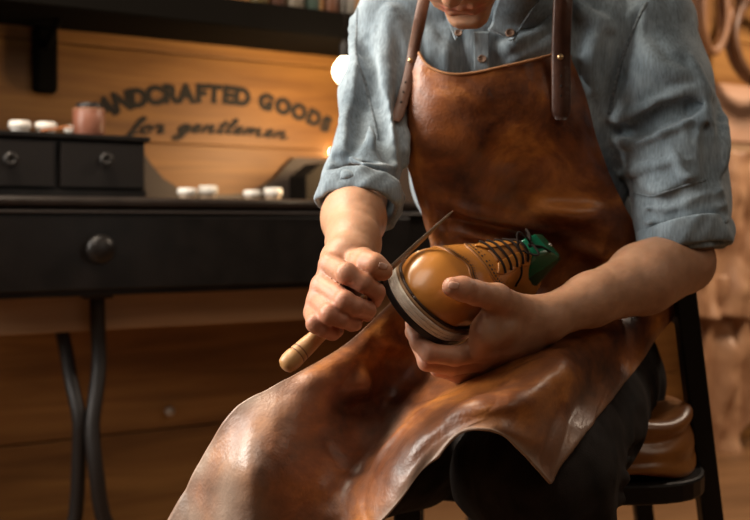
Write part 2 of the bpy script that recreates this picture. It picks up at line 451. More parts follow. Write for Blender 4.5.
bm = bmesh.new(); rdd = sd(0, 2.54)[1]; wall_box(bm, sL+.04, sR-.04, rdd-.03, rdd, .560, .6395); bmobj('rail', bm, M_wall_pale, wb, bevel=.003)['label'] = 'pale bare wood rail under the drawer'
bm = bmesh.new(); wall_box(bm, sL+.05, sd(410, bt)[0], dF-.012, dF+.001, .652, TZ-.038); dr = bmobj('drawer', bm, M_black, wb, bevel=.003)
bm = bmesh.new(); wall_box(bm, sL+.01, sR-.01, dF-.011, dF+.004, TZ-.033, TZ-.0275); bmobj('bead', bm, mat('bead_highlight', (.035,.028,.025), .35), wb, bevel=.002)  # highlight line above the drawer put into the bead's paler black
s, _ = sd(97, bt)
lathe('knob', [(.010,0),(.009,.008),(.012,.014),(.026,.018),(.029,.024),(.025,.031),(.012,.035),(0,.036)], WS(s, dF+.001, zz(97, 249, bt)), WN, mat('knob_black', (.010,.008,.007), .35, spec=.35), dr)
# backboard of the bench with a round dip, set against the wall
bb = 2.86
def bbp(px, py): return (sd(px, bb)[0], zz(px, py, bb))
line = [(-70,150),(120,150),(148,152),(156,164),(168,178),(184,188),(204,193.5),(232,194.5),(252,193),(268,187),(282,177),(293,164),(300,157),(345,158),(560,160)]
pl = [bbp(*q) for q in line]
bm = bmesh.new(); vs = []
for dd in (.001, .03):
    vs.append([bm.verts.new(tuple(WS(a, dd, max(b_, TZ+.002)))) for a, b_ in pl] + [bm.verts.new(tuple(WS(pl[-1][0], dd, TZ))), bm.verts.new(tuple(WS(pl[0][0], dd, TZ)))])
n = len(vs[0])
bm.faces.new(vs[0]); bm.faces.new(vs[1][::-1])
for i in range(n):
    j = (i+1) % n; bm.faces.new((vs[0][i], vs[0][j], vs[1][j], vs[1][i]))
bmobj('backboard', bm, mat('brown_black', (.035,.022,.016), .5), wb)
# iron legs: bowed bars that meet and part again
def leg(pts, r=.012): return tube('leg', pts, r, M_iron, wb, seg=10, smooth_n=24)
def Lp(px, py, y0): return W(px, py, y0)
for sh in (0, 1.05):
    off = WD*sh
    if sh: off = off + WN*0.0
    a = [Lp(97,296,2.50), Lp(98,330,2.50), Lp(99,365,2.49), Lp(95,400,2.46), Lp(92,430,2.44), Lp(96,470,2.42), Lp(104,520,2.42)]
    a += [a[-1]*np.array([1,1,0]) + np.array([0,0,.12]) + WD*.04, a[-1]*np.array([1,1,0]) + np.array([0,0,.012]) + WD*.07]
    b = [Lp(76,288,2.62), Lp(62,322,2.60), Lp(66,350,2.57), Lp(72,385,2.50), Lp(79,418,2.46), Lp(79,450,2.46), Lp(75,520,2.46)]
    b += [b[-1]*np.array([1,1,0]) + np.array([0,0,.12]) - WD*.03, b[-1]*np.array([1,1,0]) + np.array([0,0,.012]) - WD*.06]
    a[0][2] = .642; b[0][2] = .643
    leg([q+off for q in a], .0155); leg([q+off for q in b], .0145)
    pt = a[0]+off; bm = bmesh.new(); c = [pt + WD*i*.028 + WN*j*.02 + np.array([0,0,k_]) for k_ in (-.012, -.002) for i, j in ((-1,-1),(1,-1),(1,1),(-1,1))]
    add_quadbox(bm, c); bmobj('leg_plate', bm, M_iron, wb, bevel=.002)

# ---- small chest of drawers on the bench
cb = 2.52
cs0 = sd(-70, cb)[0]; cs1 = sd(147, cb)[0]; cd = sd(0, cb)[1]; ct = zz(148, 137, cb)
ch = empty('drawer_chest', WS((cs0+cs1)/2, cd-.09, TZ), 'low black chest of small drawers standing on the workbench', 'chest of drawers')
bm = bmesh.new(); wall_box(bm, cs0, cs1, cd-.19, cd-.012, TZ, ct-.012); wall_box(bm, cs0, cs1, cd-.012, cd, TZ, TZ+.016)
bmobj('case', bm, M_black, ch, bevel=.002)
bm = bmesh.new(); wall_box(bm, cs0, cs1+.006, cd-.20, cd+.008, ct-.012, ct); bmobj('top', bm, M_black, ch, bevel=.003)
for (a, b_, kx) in ((60.5,144,104),(-30,54.5,9),(-69,-34,-52)):
    bm = bmesh.new(); wall_box(bm, sd(a, cb)[0], sd(b_, cb)[0], cd-.012, cd+.004, TZ+.020, ct-.018)
    q = bmobj('drawer', bm, mat('drawer_black', (.012,.0095,.0085), .42, spec=.3), ch, bevel=.003)
    lathe('knob', [(.006,0),(.006,.006),(.013,.010),(.015,.014),(.013,.018),(.006,.019),(.005,.015),(0,.015)], WS(sd(kx, cb)[0], cd+.004, zz(kx, 160, cb)), WN, mat('pewter', (.035,.032,.03), .35, metal=.5), q, seg=18)
# ---- things on the chest
M_white = mat('white_glaze', (.80,.76,.70), .35)
M_lidm = mat('jar_side', (.55,.42,.30), .35)
def small_pot(px, base_z, y0, label, group, r=.0225, h=.026, tan=False):
    s, d = sd(px, y0); o_ = WS(s, d, base_z+.0003)
    t = empty('white_pot', o_, label, 'pot', group)
    lathe('body', [(0,0),(r*.72,0),(r*.80,.002),(r*.84,h*.45),(r*.8,h*.5)], o_, (0,0,1), M_lidm if tan else M_white, t, seg=20)
    lathe('lid', [(r*.8,h*.42),(r*.98,h*.44),(r,h*.55),(r*.98,h*.9),(r*.85,h),(0,h*1.02)], o_, (0,0,1), M_white, t, seg=20)
small_pot(20, ct, 2.60, 'white lidded pot leftmost on top of the drawer chest', 'white lidded pots')
small_pot(46, ct, 2.60, 'white lidded pot second from the left on the drawer chest', 'white lidded pots')
small_pot(71, ct, 2.64, 'small white pot close beside the copper-brown jar on the drawer chest', 'white lidded pots', r=.014, h=.024)
small_pot(187, TZ, 2.52, 'white lidded pot on the bench nearest the drawer chest', 'white lidded pots', tan=True, r=.021, h=.024)
small_pot(208, TZ, 2.58, 'white lidded pot on the bench, second from the drawer chest', 'white lidded pots', tan=True, h=.032)
small_pot(252, TZ, 2.52, 'white lidded pot on the bench under the word gentlemen, left one of the right pair', 'white lidded pots', tan=True, r=.020, h=.022)
small_pot(273, TZ, 2.58, 'white lidded pot on the bench farthest right, beside the dark backboard', 'white lidded pots', tan=True, r=.022, h=.030)
s, d = sd(89, 2.60); o_ = WS(s, d, ct+.0003)
t = empty('copper_jar', o_, 'copper-brown round jar with a black cap on the drawer chest', 'jar')
M_cop = mat('copper_brown', (.26,.10,.06), .4, coat=.15)
lathe('body', [(0,0),(.031,0),(.033,.003),(.033,.055),(.031,.058),(0,.058)], o_, (0,0,1), M_cop, t)
lathe('cap', [(0,.0581),(.026,.0581),(.027,.060),(.027,.068),(.024,.071),(0,.072)], o_, (0,0,1), mat('cap_black', (.012,.01,.01), .4), t)
lathe('rim', [(.031,.054),(.0335,.0545),(.034,.057),(.0325,.0588),(.030,.0588)], o_, (0,0,1), mat('copper_rim', (.40,.19,.11), .35), t)
tube('leather_strip', [WS(*sd(x, 2.545), ct+.004+z) for x, z in ((41,0),(50,.003),(58,.006),(66,.010),(72,.009))], .0035, mat('orange_leather', (.42,.13,.03), .5), None, smooth_n=14, flat=.8)
tag(C.objects['leather_strip'], 'thin orange-brown leather strip lying between the pots on the drawer chest', 'leather strip')
# black box behind the sleeve
s0, d0 = sd(306, 2.66); s1, _ = sd(345, 2.66)
bm = bmesh.new(); prof = [(s0, TZ+.0003), (s1, TZ+.0003), (s1, zz(330,163,2.66)), (s0+.045, zz(330,163,2.66)), (s0, zz(306,176,2.66))]
va = [bm.verts.new(tuple(WS(a, d0, z))) for a, z in prof]; vb = [bm.verts.new(tuple(WS(a, d0-.09, z))) for a, z in prof]
bm.faces.new(va); bm.faces.new(vb[::-1])
for i in range(5): bm.faces.new((va[i], va[(i+1)%5], vb[(i+1)%5], vb[i]))
o = bmobj('black_box', bm, M_blackmat, bevel=.003); tag(o, 'black slant-cornered box on the bench behind the rolled sleeve', 'box')

# ---- bulbs
M_bulb = mat('bulb_glow', (1,.9,.75), .3, emit=(1.0,.80,.52), estr=24)
M_bulb2 = mat('small_bulb_glow', (1,.9,.75), .3, emit=(1.0,.70,.38), estr=40)
M_brass = mat('brass', (.35,.20,.07), .35, metal=.8)
c = P(345, 72, 2.45)
t = empty('hanging_bulb', c, 'glowing white round bulb hanging beside the shoulder', 'light bulb')
lathe('bulb', [(0,-.030),(.012,-.027),(.024,-.016),(.029,0),(.026,.014),(.017,.026),(.012,.034)], c, (0,0,1), M_bulb, t)
lathe('socket', [(.0125,.033),(.013,.035),(.013,.06),(.006,.078),(0,.079)], c, (0,0,1), M_iron, t)
tube('cord', [c+np.array([0,0,.078]), c+np.array([0,0,.6]), c+np.array([0,0,1.6])], .003, M_iron, t)
s, d = sd(333, 2.911); zb = pl[-2][1]
c = WS(s, .016, zb + .0005)
t = empty('small_lamp', c, 'tiny bright bulb standing on the dark backboard by the sleeve', 'light bulb')
lathe('holder', [(0,0),(.010,0),(.010,.006),(.006,.009),(0,.009)], c, (0,0,1), M_brass, t, seg=14)
lathe('bulb', [(.004,.008),(.009,.013),(.010,.019),(.006,.026),(0,.028)], c, (0,0,1), M_bulb2, t, seg=16)

# ---- leather hides and coils on the right
M_hide = mat('tan_hide', (.30,.15,.075), .38, col2=(.46,.26,.14), scale=7, dist=.8, bump=.5, bscale=30, bdist=.004)
M_hide2 = mat('brown_hide', (.22,.11,.05), .4, col2=(.40,.22,.11), scale=6, dist=.8, bump=.5, bscale=30, bdist=.004)
def hide(name, label, pts, y0, material, ph, amp=.022):
    """pts: rows of (px,py)"""
    ctrl = [[W(px, py, y0) for px, py in row] for row in pts]
    V, Fq = grid(ctrl, 50, 60)
    a = (V@WD); z = V[:, 2]
    h = amp*np.sin(a*38+ph+z*5) + amp*.6*np.sin(a*71+ph*2-z*9) + .02*vnoise(V*9) + .008*vnoise(V*25)
    V = V + np.outer(h, WN)
    o = fastmesh(name, V, Fq, material); solidify(o, .003); tag(o, label, 'leather hide', 'hides hanging by the right wall'); return o
hide('leather_hide', 'wrinkled light brown leather hide hanging behind the elbow, hem above the other hide', [[(688,150),(715,150),(740,152),(775,150),(800,150)],[(690,210),(715,205),(740,205),(770,205),(795,205)],[(690,260),(715,262),(740,260),(770,262),(795,260)],[(688,316),(712,319),(732,317),(765,322),(790,316)]], 2.74, M_hide, 0.5)
hide('leather_hide', 'long light brown leather hide hanging low beside the chair post, narrowing to a rounded tip', [[(690,275),(715,275),(740,275),(775,275),(800,275)],[(692,330),(715,330),(738,330),(765,330),(790,330)],[(694,380),(712,382),(732,380),(756,378),(772,375)],[(702,430),(713,432),(728,430),(744,424),(754,418)],[(712,462),(719,470),(726,472),(734,464),(739,455)]], 2.80, M_hide, 2.1)
# peg rail carrying them
bm = bmesh.new(); s0, d_ = sd(694, 2.93); s1, _ = sd(900, 2.93)
wall_box(bm, s0-.1, s1, .0, .03, zz(720, 152, 2.90), zz(720, 143, 2.90)); o = bmobj('trim_1', bm, M_wall_pale, bevel=.003); tag(o, 'wooden peg rail on the right end of the wall', kind='structure')
M_pale = wood('pale_panel', (0.55, 0.32, 0.20), (0.75, 0.50, 0.36))
bm = bmesh.new(); wall_box(bm, s0-.3, s1, .0, .012, zz(720, 141, 2.93), zz(720, 84, 2.93)); o = bmobj('trim_2', bm, M_pale, bevel=.003); tag(o, 'pale pinkish wooden panel board on the right end of the wall', kind='structure')
def coil(name, label, px, py, y0, R, turns, r, material, sq=1.0, tilt=0.0):
    c = W(px, py, y0); pts = []
    for i in range(turns*28+1):
        a = 2*math.pi*i/28; rr = R*(1+.035*math.sin(a*.37+1)+.02*(i/28 - turns/2))
        pts.append(c + WD*rr*math.cos(a)*sq + np.array([0,0,1.0])*rr*math.sin(a) + WN*(.012*(i/28-turns/2)+.008*math.sin(a*1.7)))
    o = tube(name, pts, r, material, seg=8); tag(o, label, 'coil'); return o
M_belt = mat('belt_brown', (.10,.045,.02), .45, col2=(.17,.08,.035), scale=10)
M_belt2 = mat('belt_tan', (.30,.15,.07), .45, col2=(.20,.09,.04), scale=10)
coil('strap_coil', 'dark brown coil of leather strap hung at the right end of the wall', 762, 42, 2.80, .155, 4, .013, M_belt)
coil('strap_coil', 'narrow tan loop of leather strap hung just beside the shoulder', 712, 6, 2.76, .15, 3, .010, M_belt2, sq=.42)
coil('strap_coil', 'second narrow brown loop of strap next to the large coil', 733, -12, 2.80, .12, 3, .010, M_belt, sq=.35)
for px, py in ((762,5),(712,-38),(733,-50)):
    pass
# ================================================================ the craftsman
def ar(*a): return np.array(a, float)
who = empty('person', (0.28, 1.42, 0.0), 'seated person in blue denim shirt and brown leather apron, head bowed, working on a shoe', 'person')

# ---- skin
def skin_mat():
    m, nt, b = nodes('skin')
    b.inputs['Roughness'].default_value = .48; b.inputs['Subsurface Weight'].default_value = .22
    b.inputs['Subsurface Radius'].default_value = (.010,.004,.002); b.inputs['Subsurface Scale'].default_value = .6
    b.inputs['Specular IOR Level'].default_value = .45
    at = nt.nodes.new('ShaderNodeAttribute'); at.attribute_name = 'tone'
    tc = nt.nodes.new('ShaderNodeTexCoord')
    n = nt.nodes.new('ShaderNodeTexNoise'); n.inputs['Scale'].default_value = 55; n.inputs['Detail'].default_value = 5
    nt.links.new(tc.outputs['Object'], n.inputs[0])
    mx = nt.nodes.new('ShaderNodeMix'); mx.data_type = 'RGBA'; mx.blend_type = 'OVERLAY'; mx.inputs[0].default_value = .28
    nt.links.new(at.outputs['Color'], mx.inputs[6]); nt.links.new(n.outputs[0], mx.inputs[7]); nt.links.new(mx.outputs[2], b.inputs['Base Color'])
    n2 = nt.nodes.new('ShaderNodeTexNoise'); n2.inputs['Scale'].default_value = 330; n2.inputs['Detail'].default_value = 4
    mp = nt.nodes.new('ShaderNodeMapping'); mp.inputs['Scale'].default_value = (1,1,1.4); nt.links.new(tc.outputs['Object'], mp.inputs[0]); nt.links.new(mp.outputs[0], n2.inputs[0])
    bp = nt.nodes.new('ShaderNodeBump'); bp.inputs['Strength'].default_value = .28; bp.inputs['Distance'].default_value = .0012
    nt.links.new(n2.outputs[0], bp.inputs['Height']); nt.links.new(bp.outputs[0], b.inputs['Normal'])
    return m
M_skin = skin_mat()
B = SDF()
# torso core and neck under the clothes
B.cone((.26,1.50,.60), (.215,1.44,.88), .085, .085, .05)
B.cone((.12,1.43,.98), (.27,1.43,.98), .070, .070, .04)
B.cone((.05,1.42,1.03), (.33,1.42,1.03), .04, .04, .04)
B.cone((.19,1.46,1.03), (.150,1.31,1.12), .048, .046, .03)
# head: local frame
Fh = ar(-.16,-.45,-.92); Fh /= np.linalg.norm(Fh); Rt = np.cross(ar(0,0,1), Fh); Rt /= np.linalg.norm(Rt); Rt = Rt + ar(0,0,-.08); Rt -= Fh*(Rt@Fh); Rt /= np.linalg.norm(Rt)
Uh = np.cross(Fh, Rt)
chin = P(469, 25, 1.235)
HC = chin - Fh*.082 + Uh*.118
def H(r, f, u): return HC + Rt*r + Fh*f + Uh*u
RH = np.stack([Rt, Fh, Uh])
B.ell(H(0,-.018,.035), (.077,.097,.088), RH, .02)
B.ell(H(0,.035,-.01), (.056,.058,.080), RH, .03)
B.cone(H(-.052,-.005,-.055), H(-.010,.073,-.109), .018, .012, .02)
B.cone(H(.052,-.005,-.055), H(.010,.073,-.109), .018, .012, .02)
B.cone(H(-.008,.076,-.107), H(.008,.076,-.107), .0140, .0140, .012)
B.ell(H(0,.066,-.070), (.036,.026,.030), RH, .02)
B.cone(H(-.045,.055,-.03), H(-.045,.06,-.015), .018, .017, .02); B.cone(H(.045,.055,-.03), H(.045,.06,-.015), .018, .017, .02)
B.cone(H(0,.088,.012), H(0,.111,-.032), .008, .0115, .012)
B.cone(H(-.011,.098,-.036), H(.011,.098,-.036), .0075, .0075, .008)
for s_ in (-1, 1):
    B.cone(H(s_*.012,.086,.026), H(s_*.046,.074,.026), .008, .007, .012)
    B.ell(H(s_*.031,.090,.008), (.014,.012,.010), RH, .010, op='s')
    B.ell(H(s_*.031,.0755,.008), (.0125,.0118,.0118), RH, .004)
    B.ell(H(s_*.078,-.01,-.005), (.008,.019,.032), RH, .006)
    B.ell(H(s_*.0875,-.004,-.002), (.005,.011,.020), RH, .004, op='s')
for s_ in (-1, 1): B.ell(H(s_*.032,.056,-.050), (.026,.026,.034), RH, .02)
# lips
def HL(r, f, u): return H(r*1.18, f-.0005, u-.012)
B.chain([HL(-.028,.082,-.064), HL(-.012,.0895,-.062), HL(0,.0905,-.0635), HL(.012,.0895,-.062), HL(.028,.082,-.064)], [.0025,.0042,.0042,.0042,.0025], .005)
B.chain([HL(-.026,.081,-.068), HL(-.011,.0875,-.0725), HL(.011,.0875,-.0725), HL(.026,.081,-.068)], [.003,.0055,.0055,.003], .005)
B.chain([HL(-.031,.084,-.0635), HL(-.012,.0935,-.0665), HL(0,.0950,-.0675), HL(.012,.0935,-.0665), HL(.031,.084,-.0635)], [.0014,.0014,.0014,.0014,.0014], .003, op='s')
B.ell(H(0,.086,-.0955), (.022,.007,.006), RH, .008, op='s')
# right arm (image left)
ElR = P(357,196,1.265); WrR = P(352,262,1.085)
ShR = ar(.015,1.39,1.03)
B.chain([ShR+ar(.01,0,0), (ShR+ElR)/2+ar(.008,.012,0), ElR], [.034,.031,.036], .02)
m1 = ElR*.62 + WrR*.38; m2 = ElR*.25 + WrR*.75
B.chain([ElR+ar(-.002,0,0), m1+ar(-.002,0,0), m2, WrR], [.0365,.0355,.028,.0250], .012)
B.cone(WrR+ar(-.008,0,0), P(345,280,1.07), .026, .024, .012)
# right fist
R = {}
def rp(zx, zy, Y): return P(300+zx/4.73, 240+zy/4.73, Y)
fing = {
 'index':  [rp(142,118,1.058), rp(222,160,1.022), rp(300,205,1.020), rp(362,246,1.034), rp(352,288,1.062)],
 'middle': [rp(104,214,1.050), rp(212,292,1.008), rp(262,312,1.010), rp(316,330,1.030), rp(318,352,1.060)],
 'ring':   [rp(84,284,1.048), rp(142,352,1.008), rp(196,374,1.010), rp(246,390,1.026), rp(262,398,1.056)],
 'pinky':  [rp(66,346,1.046), rp(74,396,1.014), rp(108,420,1.014), rp(152,438,1.026), rp(176,430,1.052)],
}
frad = {'index':[.0115,.0102,.0093,.0090,.0078], 'middle':[.0115,.0104,.0093,.0090,.0078], 'ring':[.0110,.0098,.0088,.0085,.0074], 'pinky':[.0102,.0090,.0080,.0078,.0068]}
# palm / back of the hand
for f_ in ('index','middle','ring','pinky'):
    B.cone(P(348,272,1.083), fing[f_][0], .019, frad[f_][0], .010)
B.cone(P(352,282,1.086), P(334,312,1.078), .018, .015, .012)
for f_ in ('index','middle','ring','pinky'):
    H2 = SDF()
    B.chain(fing[f_], frad[f_], .0022)
    B.ell(fing[f_][1]+ar(0,-.0015,.001), (.0104,.0098,.0102) if f_ != 'pinky' else (.009,.0085,.009), None, .003)
# thumb of the fist, lying over the index finger
th = [P(352,266,1.072), P(363,262,1.050), rp(322,112,1.036), rp(352,120,1.030), rp(392,146,1.030)]
B.chain(th, [.0165,.0140,.0122,.0118,.0100], .004)

# left arm (image right)
ShL = ar(.362,1.39,1.02); ElL = P(683,262,1.305); WrL = P(546,318,1.150)
B.chain([ShL, (ShL+ElL)/2, ElL], [.042,.038,.036], .02)
m1 = ElL*.68 + WrL*.32 + ar(0,0,-.002); m2 = ElL*.3 + WrL*.7
B.chain([ElL, m1, m2, WrL], [.0375,.0395,.029,.0235], .015)
B.cone(ElL*.8+WrL*.2+ar(0,0,.004), m1+ar(0,.01,.004), .035, .034, .02)
# left hand round the shoe
def lp(zx, zy, Y): return P(400+zx/4., 260+zy/4., Y)
B.cone(WrL, P(512,312,1.125), .0235, .0215, .012)            # heel, thumb side
B.cone(WrL+ar(-.004,.004,-.008), P(500,340,1.125), .021, .019, .012)
B.cone(P(520,322,1.135), P(486,346,1.110), .021, .0150, .012)
B.cone(P(520,332,1.140), P(480,358,1.122), .019, .0125, .012)
B.cone(P(524,338,1.150), P(482,368,1.140), .018, .0115, .012)
B.cone(P(528,340,1.160), P(486,374,1.158), .017, .0105, .012)
B.cone(P(504,328,1.104), P(484,336,1.087), .016, .0120, .012); B.cone(P(484,336,1.087), P(478,348,1.096), .0120, .012, .012)
B.cone(P(497,305,1.094), P(482,326,1.088), .012, .009, .012)
thl = [P(514,310,1.120), P(497,298,1.088), P(476,293,1.060), P(463,289,1.050), P(452,287,1.044)]
B.chain(thl, [.0185,.0150,.0125,.0122,.0100], .005)
LF = {
 'index':  ([P(486,348,1.110), P(455,356,1.092), P(430,353,1.082), P(419,342,1.088), P(414,332,1.100), P(412,322,1.118)], [.0135,.0106,.0104,.0092,.0088,.0075]),
 'middle': ([P(480,360,1.124), P(452,366,1.110), P(427,362,1.100), P(420,346,1.114), P(420,334,1.130)], [.0120,.0104,.0098,.0090,.0078]),
 'ring':   ([P(482,369,1.142), P(458,374,1.134), P(438,368,1.128), P(430,352,1.142), P(430,338,1.156)], [.0112,.0100,.0094,.0086,.0074]),
 'pinky':  ([P(486,374,1.160), P(466,378,1.158), P(450,370,1.156), P(444,356,1.168)], [.0102,.0090,.0082,.0070]),
}
for k_, (pts, rs) in LF.items():
    B.chain(pts, rs, .0030)
# thumbnail grooves are modelled as separate nail plates below
def skin_post(X, D):
    near = np.abs(D) < .01
    if near.any():
        x = X[near]; D = D.copy()
        D[near] += .0004*vnoise(x*45) + .00022*vnoise(x*160)
        # tendons and creases across the knuckles of the fists
    return D
t_ = __import__('time').time()
Vb, Fb = B.mesh(.0017, post=skin_post, smooth=1)
body = fastmesh('body', Vb, Fb, M_skin, who)
# natural skin tone: redder at knuckles, lips and fingertips
tone = np.tile(ar(.45,.240,.140), (len(Vb), 1))
def blush(c, r, col, amt):
    global tone
    d = np.linalg.norm(Vb - np.asarray(c), axis=1); w = (np.clip(1-d/r, 0, 1)**1.2*amt)[:, None]
    tone = tone*(1-w) + ar(*col)*w
hand_c = (.46,.165,.100)
for f_ in fing.values():
    for q, r_ in zip(f_, (.03,.03,.03,.03,.03)): blush(q, r_, hand_c, .55)
    blush(f_[1], .013, (.56,.22,.15), .55); blush(f_[3], .012, (.55,.22,.15), .35)
for q in th: blush(q, .03, (.50,.20,.10), .55)
for pts, _ in LF.values():
    for q in pts: blush(q, .028, (.50,.215,.135), .6)
    blush(pts[2], .014, (.60,.22,.16), .6)
for q in thl: blush(q, .028, (.50,.215,.135), .6)
blush(thl[-1], .014, (.60,.25,.17), .6)
for q in (-.018,-.006,.006,.018):
    blush(HL(q,.092,-.062), .010, (.46,.10,.08), .85); blush(HL(q,.089,-.0745), .011, (.48,.11,.09), .9)
blush(H(0,.1,-.02), .05, (.56,.26,.18), .4)
ca = body.data.color_attributes.new('tone', 'FLOAT_COLOR', 'POINT')
ca.data.foreach_set('color', np.hstack([tone, np.ones((len(tone),1))]).astype(np.float32).ravel())

M_nail = mat('nail', (.50,.27,.19), .32, coat=.2)
def nail(c, axis, up, w, l):
    axis = np.asarray(axis)/np.linalg.norm(axis); up = np.asarray(up, float); up -= axis*(up@axis); up /= np.linalg.norm(up); sd_ = np.cross(axis, up)
    V, Fc = [], []
    for i in range(9):
        for j in range(7):
            u = i/8*2-1; v = j/6*2-1; ww = w*(1-.25*max(0,u)**3)*math.sqrt(max(0,1-.35*abs(u)**4))
            V.append(c + axis*u*l + sd_*v*ww + up*(math.cos(v*1.1)*.0042 - .0042 - .0006*u*u))
    for i in range(8):
        for j in range(6): Fc.append((i*7+j, i*7+j+1, (i+1)*7+j+1, (i+1)*7+j))
    o = pydata('fingernail', V, Fc, M_nail, who); solidify(o, .0006); return o
BB = bvh_of(Vb, Fb)
def nail2(cx, cy, ang_, a, b_):
    V, Fc = [], []; ca, sa = math.cos(ang_), math.sin(ang_)
    for i in range(11):
        for j in range(9):
            u = i/10*2-1; v = j/8*2-1; uu_ = u; vv_ = v*math.sqrt(max(.08, 1-.55*u**4-.25*max(0,u)**2))
            px = cx + (uu_*a)*ca - (vv_*b_)*sa; py = cy + (uu_*a)*sa + (vv_*b_)*ca
            V.append(P(px, py, cast(BB, px, py, 1.04) - .0005*(1-.8*abs(v)**3)))
    for i in range(10):
        for j in range(8): Fc.append((i*9+j, (i+1)*9+j, (i+1)*9+j+1, i*9+j+1))
    o = pydata('fingernail', V, Fc, M_nail, who); solidify(o, .0006); return o
nail2(453.5, 285.5, math.pi+.12, 5.2, 3.6)
nail2(383, 266, .35, 4.4, 3.2)

# eyes (closed lids are part of the head); hair and brows
HR = SDF()
HR.ell(H(0,-.026,.052), (.085,.100,.086), RH, .02)
HR.ell(H(0,.045,.085), (.055,.040,.030), RH, .03)
HR.ell(H(0,-.06,.00), (.074,.052,.07), RH, .03)
HR.plane(H(0,.060,.052), Fh*1.0 - Uh*.55, .02)
HR.plane(H(0,0,-.045), -Uh, .01)
HR.ell(H(0,.07,-.03), (.075,.075,.085), RH, .015, op='s')
def hair_post(X, D):
    u = (X - HC.astype(np.float32))@np.stack([Rt,Fh,Uh]).T.astype(np.float32)
    return D + .004*vnoise(u*np.array([90,22,30],np.float32)) + .002*vnoise(u*np.array([200,40,50],np.float32))
Vh, Fhh = HR.mesh(.003, hair_post); fastmesh('hair', Vh, Fhh, mat('hair_brown', (.05,.025,.012), .45, bump=.5, bscale=300), who)
for s_ in (-1,1):
    tube('eyebrow', [H(s_*.014,.0945,.028), H(s_*.030,.0925,.034), H(s_*.048,.080,.031)], [.0022,.003,.0015], MATS['hair_brown'], who, smooth_n=10, flat=.6)
    M_eye = mat('eyelid_line', (.06,.03,.02), .5)
    tube('eyelash', [H(s_*.020,.0835,.0035), H(s_*.031,.0865,.0015), H(s_*.042,.0815,.004)], [.0006,.0009,.0006], M_eye, who, smooth_n=8)

# ---------------------------------------------------------------- shirt
def denim():
    m, nt, b = nodes('denim')
    b.inputs['Roughness'].default_value = .88; b.inputs['Specular IOR Level'].default_value = .25; b.inputs['Sheen Weight'].default_value = .25
    tc = nt.nodes.new('ShaderNodeTexCoord')
    n = nt.nodes.new('ShaderNodeTexNoise'); n.inputs['Scale'].default_value = 14; n.inputs['Detail'].default_value = 7
    nt.links.new(tc.outputs['Object'], n.inputs[0])
    r = nt.nodes.new('ShaderNodeValToRGB'); r.color_ramp.elements[0].position = .3; r.color_ramp.elements[1].position = .72
    r.color_ramp.elements[0].color = (.125,.170,.205,1); r.color_ramp.elements[1].color = (.300,.370,.420,1)
    nt.links.new(n.outputs[0], r.inputs[0])
    mp = nt.nodes.new('ShaderNodeMapping'); mp.inputs['Scale'].default_value = (420,420,60); nt.links.new(tc.outputs['Object'], mp.inputs[0])
    n2 = nt.nodes.new('ShaderNodeTexNoise'); n2.inputs['Scale'].default_value = 1; n2.inputs['Detail'].default_value = 2; nt.links.new(mp.outputs[0], n2.inputs[0])
    mx = nt.nodes.new('ShaderNodeMix'); mx.data_type = 'RGBA'; mx.blend_type = 'OVERLAY'; mx.inputs[0].default_value = .58
    nt.links.new(r.outputs[0], mx.inputs[6]); nt.links.new(n2.outputs[0], mx.inputs[7]); nt.links.new(mx.outputs[2], b.inputs['Base Color'])
    bp = nt.nodes.new('ShaderNodeBump'); bp.inputs['Strength'].default_value = .35; bp.inputs['Distance'].default_value = .001
    n3 = nt.nodes.new('ShaderNodeTexNoise'); n3.inputs['Scale'].default_value = 160; n3.inputs['Detail'].default_value = 4; nt.links.new(tc.outputs['Object'], n3.inputs[0])
    nt.links.new(n3.outputs[0], bp.inputs['Height']); nt.links.new(bp.outputs[0], b.inputs['Normal'])
    return m
M_den = denim()
M_seam = mat('denim_seam', (.10,.13,.15), .9, col2=(.22,.26,.29), scale=220, bump=.4, bscale=200)
T = SDF()
def lev(cx, cy, z, a, r): return (ar(cx-a, cy, z), ar(cx+a, cy, z), r)
L = [lev(.250,1.495,.640,.045,.092), lev(.248,1.488,.70,.045,.106), lev(.200,1.442,.86,.042,.104), lev(.190,1.412,.97,.066,.098)]
for (a0,a1,r0),(b0,b1,r1) in zip(L[:-1], L[1:]):
    T.cone(a0,b0,r0,r1,.03); T.cone(a1,b1,r0,r1,.03); T.cone((a0+a1)/2,(b0+b1)/2,r0,r1,.03)
T.cone((.06,1.395,1.035), (.33,1.395,1.035), .068, .068, .04)
T.cone((.03,1.40,1.05), (.16,1.40,1.11), .055, .05, .04); T.cone((.36,1.40,1.05), (.21,1.40,1.11), .06, .05, .04)
# sleeves
SR = [ar(.026,1.385,1.030), P(377,95,1.355), P(369,150,1.305), P(362,178,1.275), P(359,203,1.235)]
T.chain(SR, [.055,.0465,.0420,.0435,.0460], .022)
SL = [ar(.362,1.385,1.030), P(660,95,1.360), P(675,155,1.335), P(681,205,1.318), P(684,255,1.310)]
T.chain(SL, [.066,.065,.0600,.0560,.0545], .022)
# folds: soft ridges laid on the cloth, and grooves pressed into it
def ridge(pts, r, k=.008): T.chain([P(*p) for p in pts], r if isinstance(r, (list,tuple)) else [r*.5]+[r]*(len(pts)-2)+[r*.5], k)
def groove(pts, r, k=.010): T.chain([P(*p) for p in pts], r if isinstance(r, (list,tuple)) else [r*.4]+[r]*(len(pts)-2)+[r*.4], k, op='s')
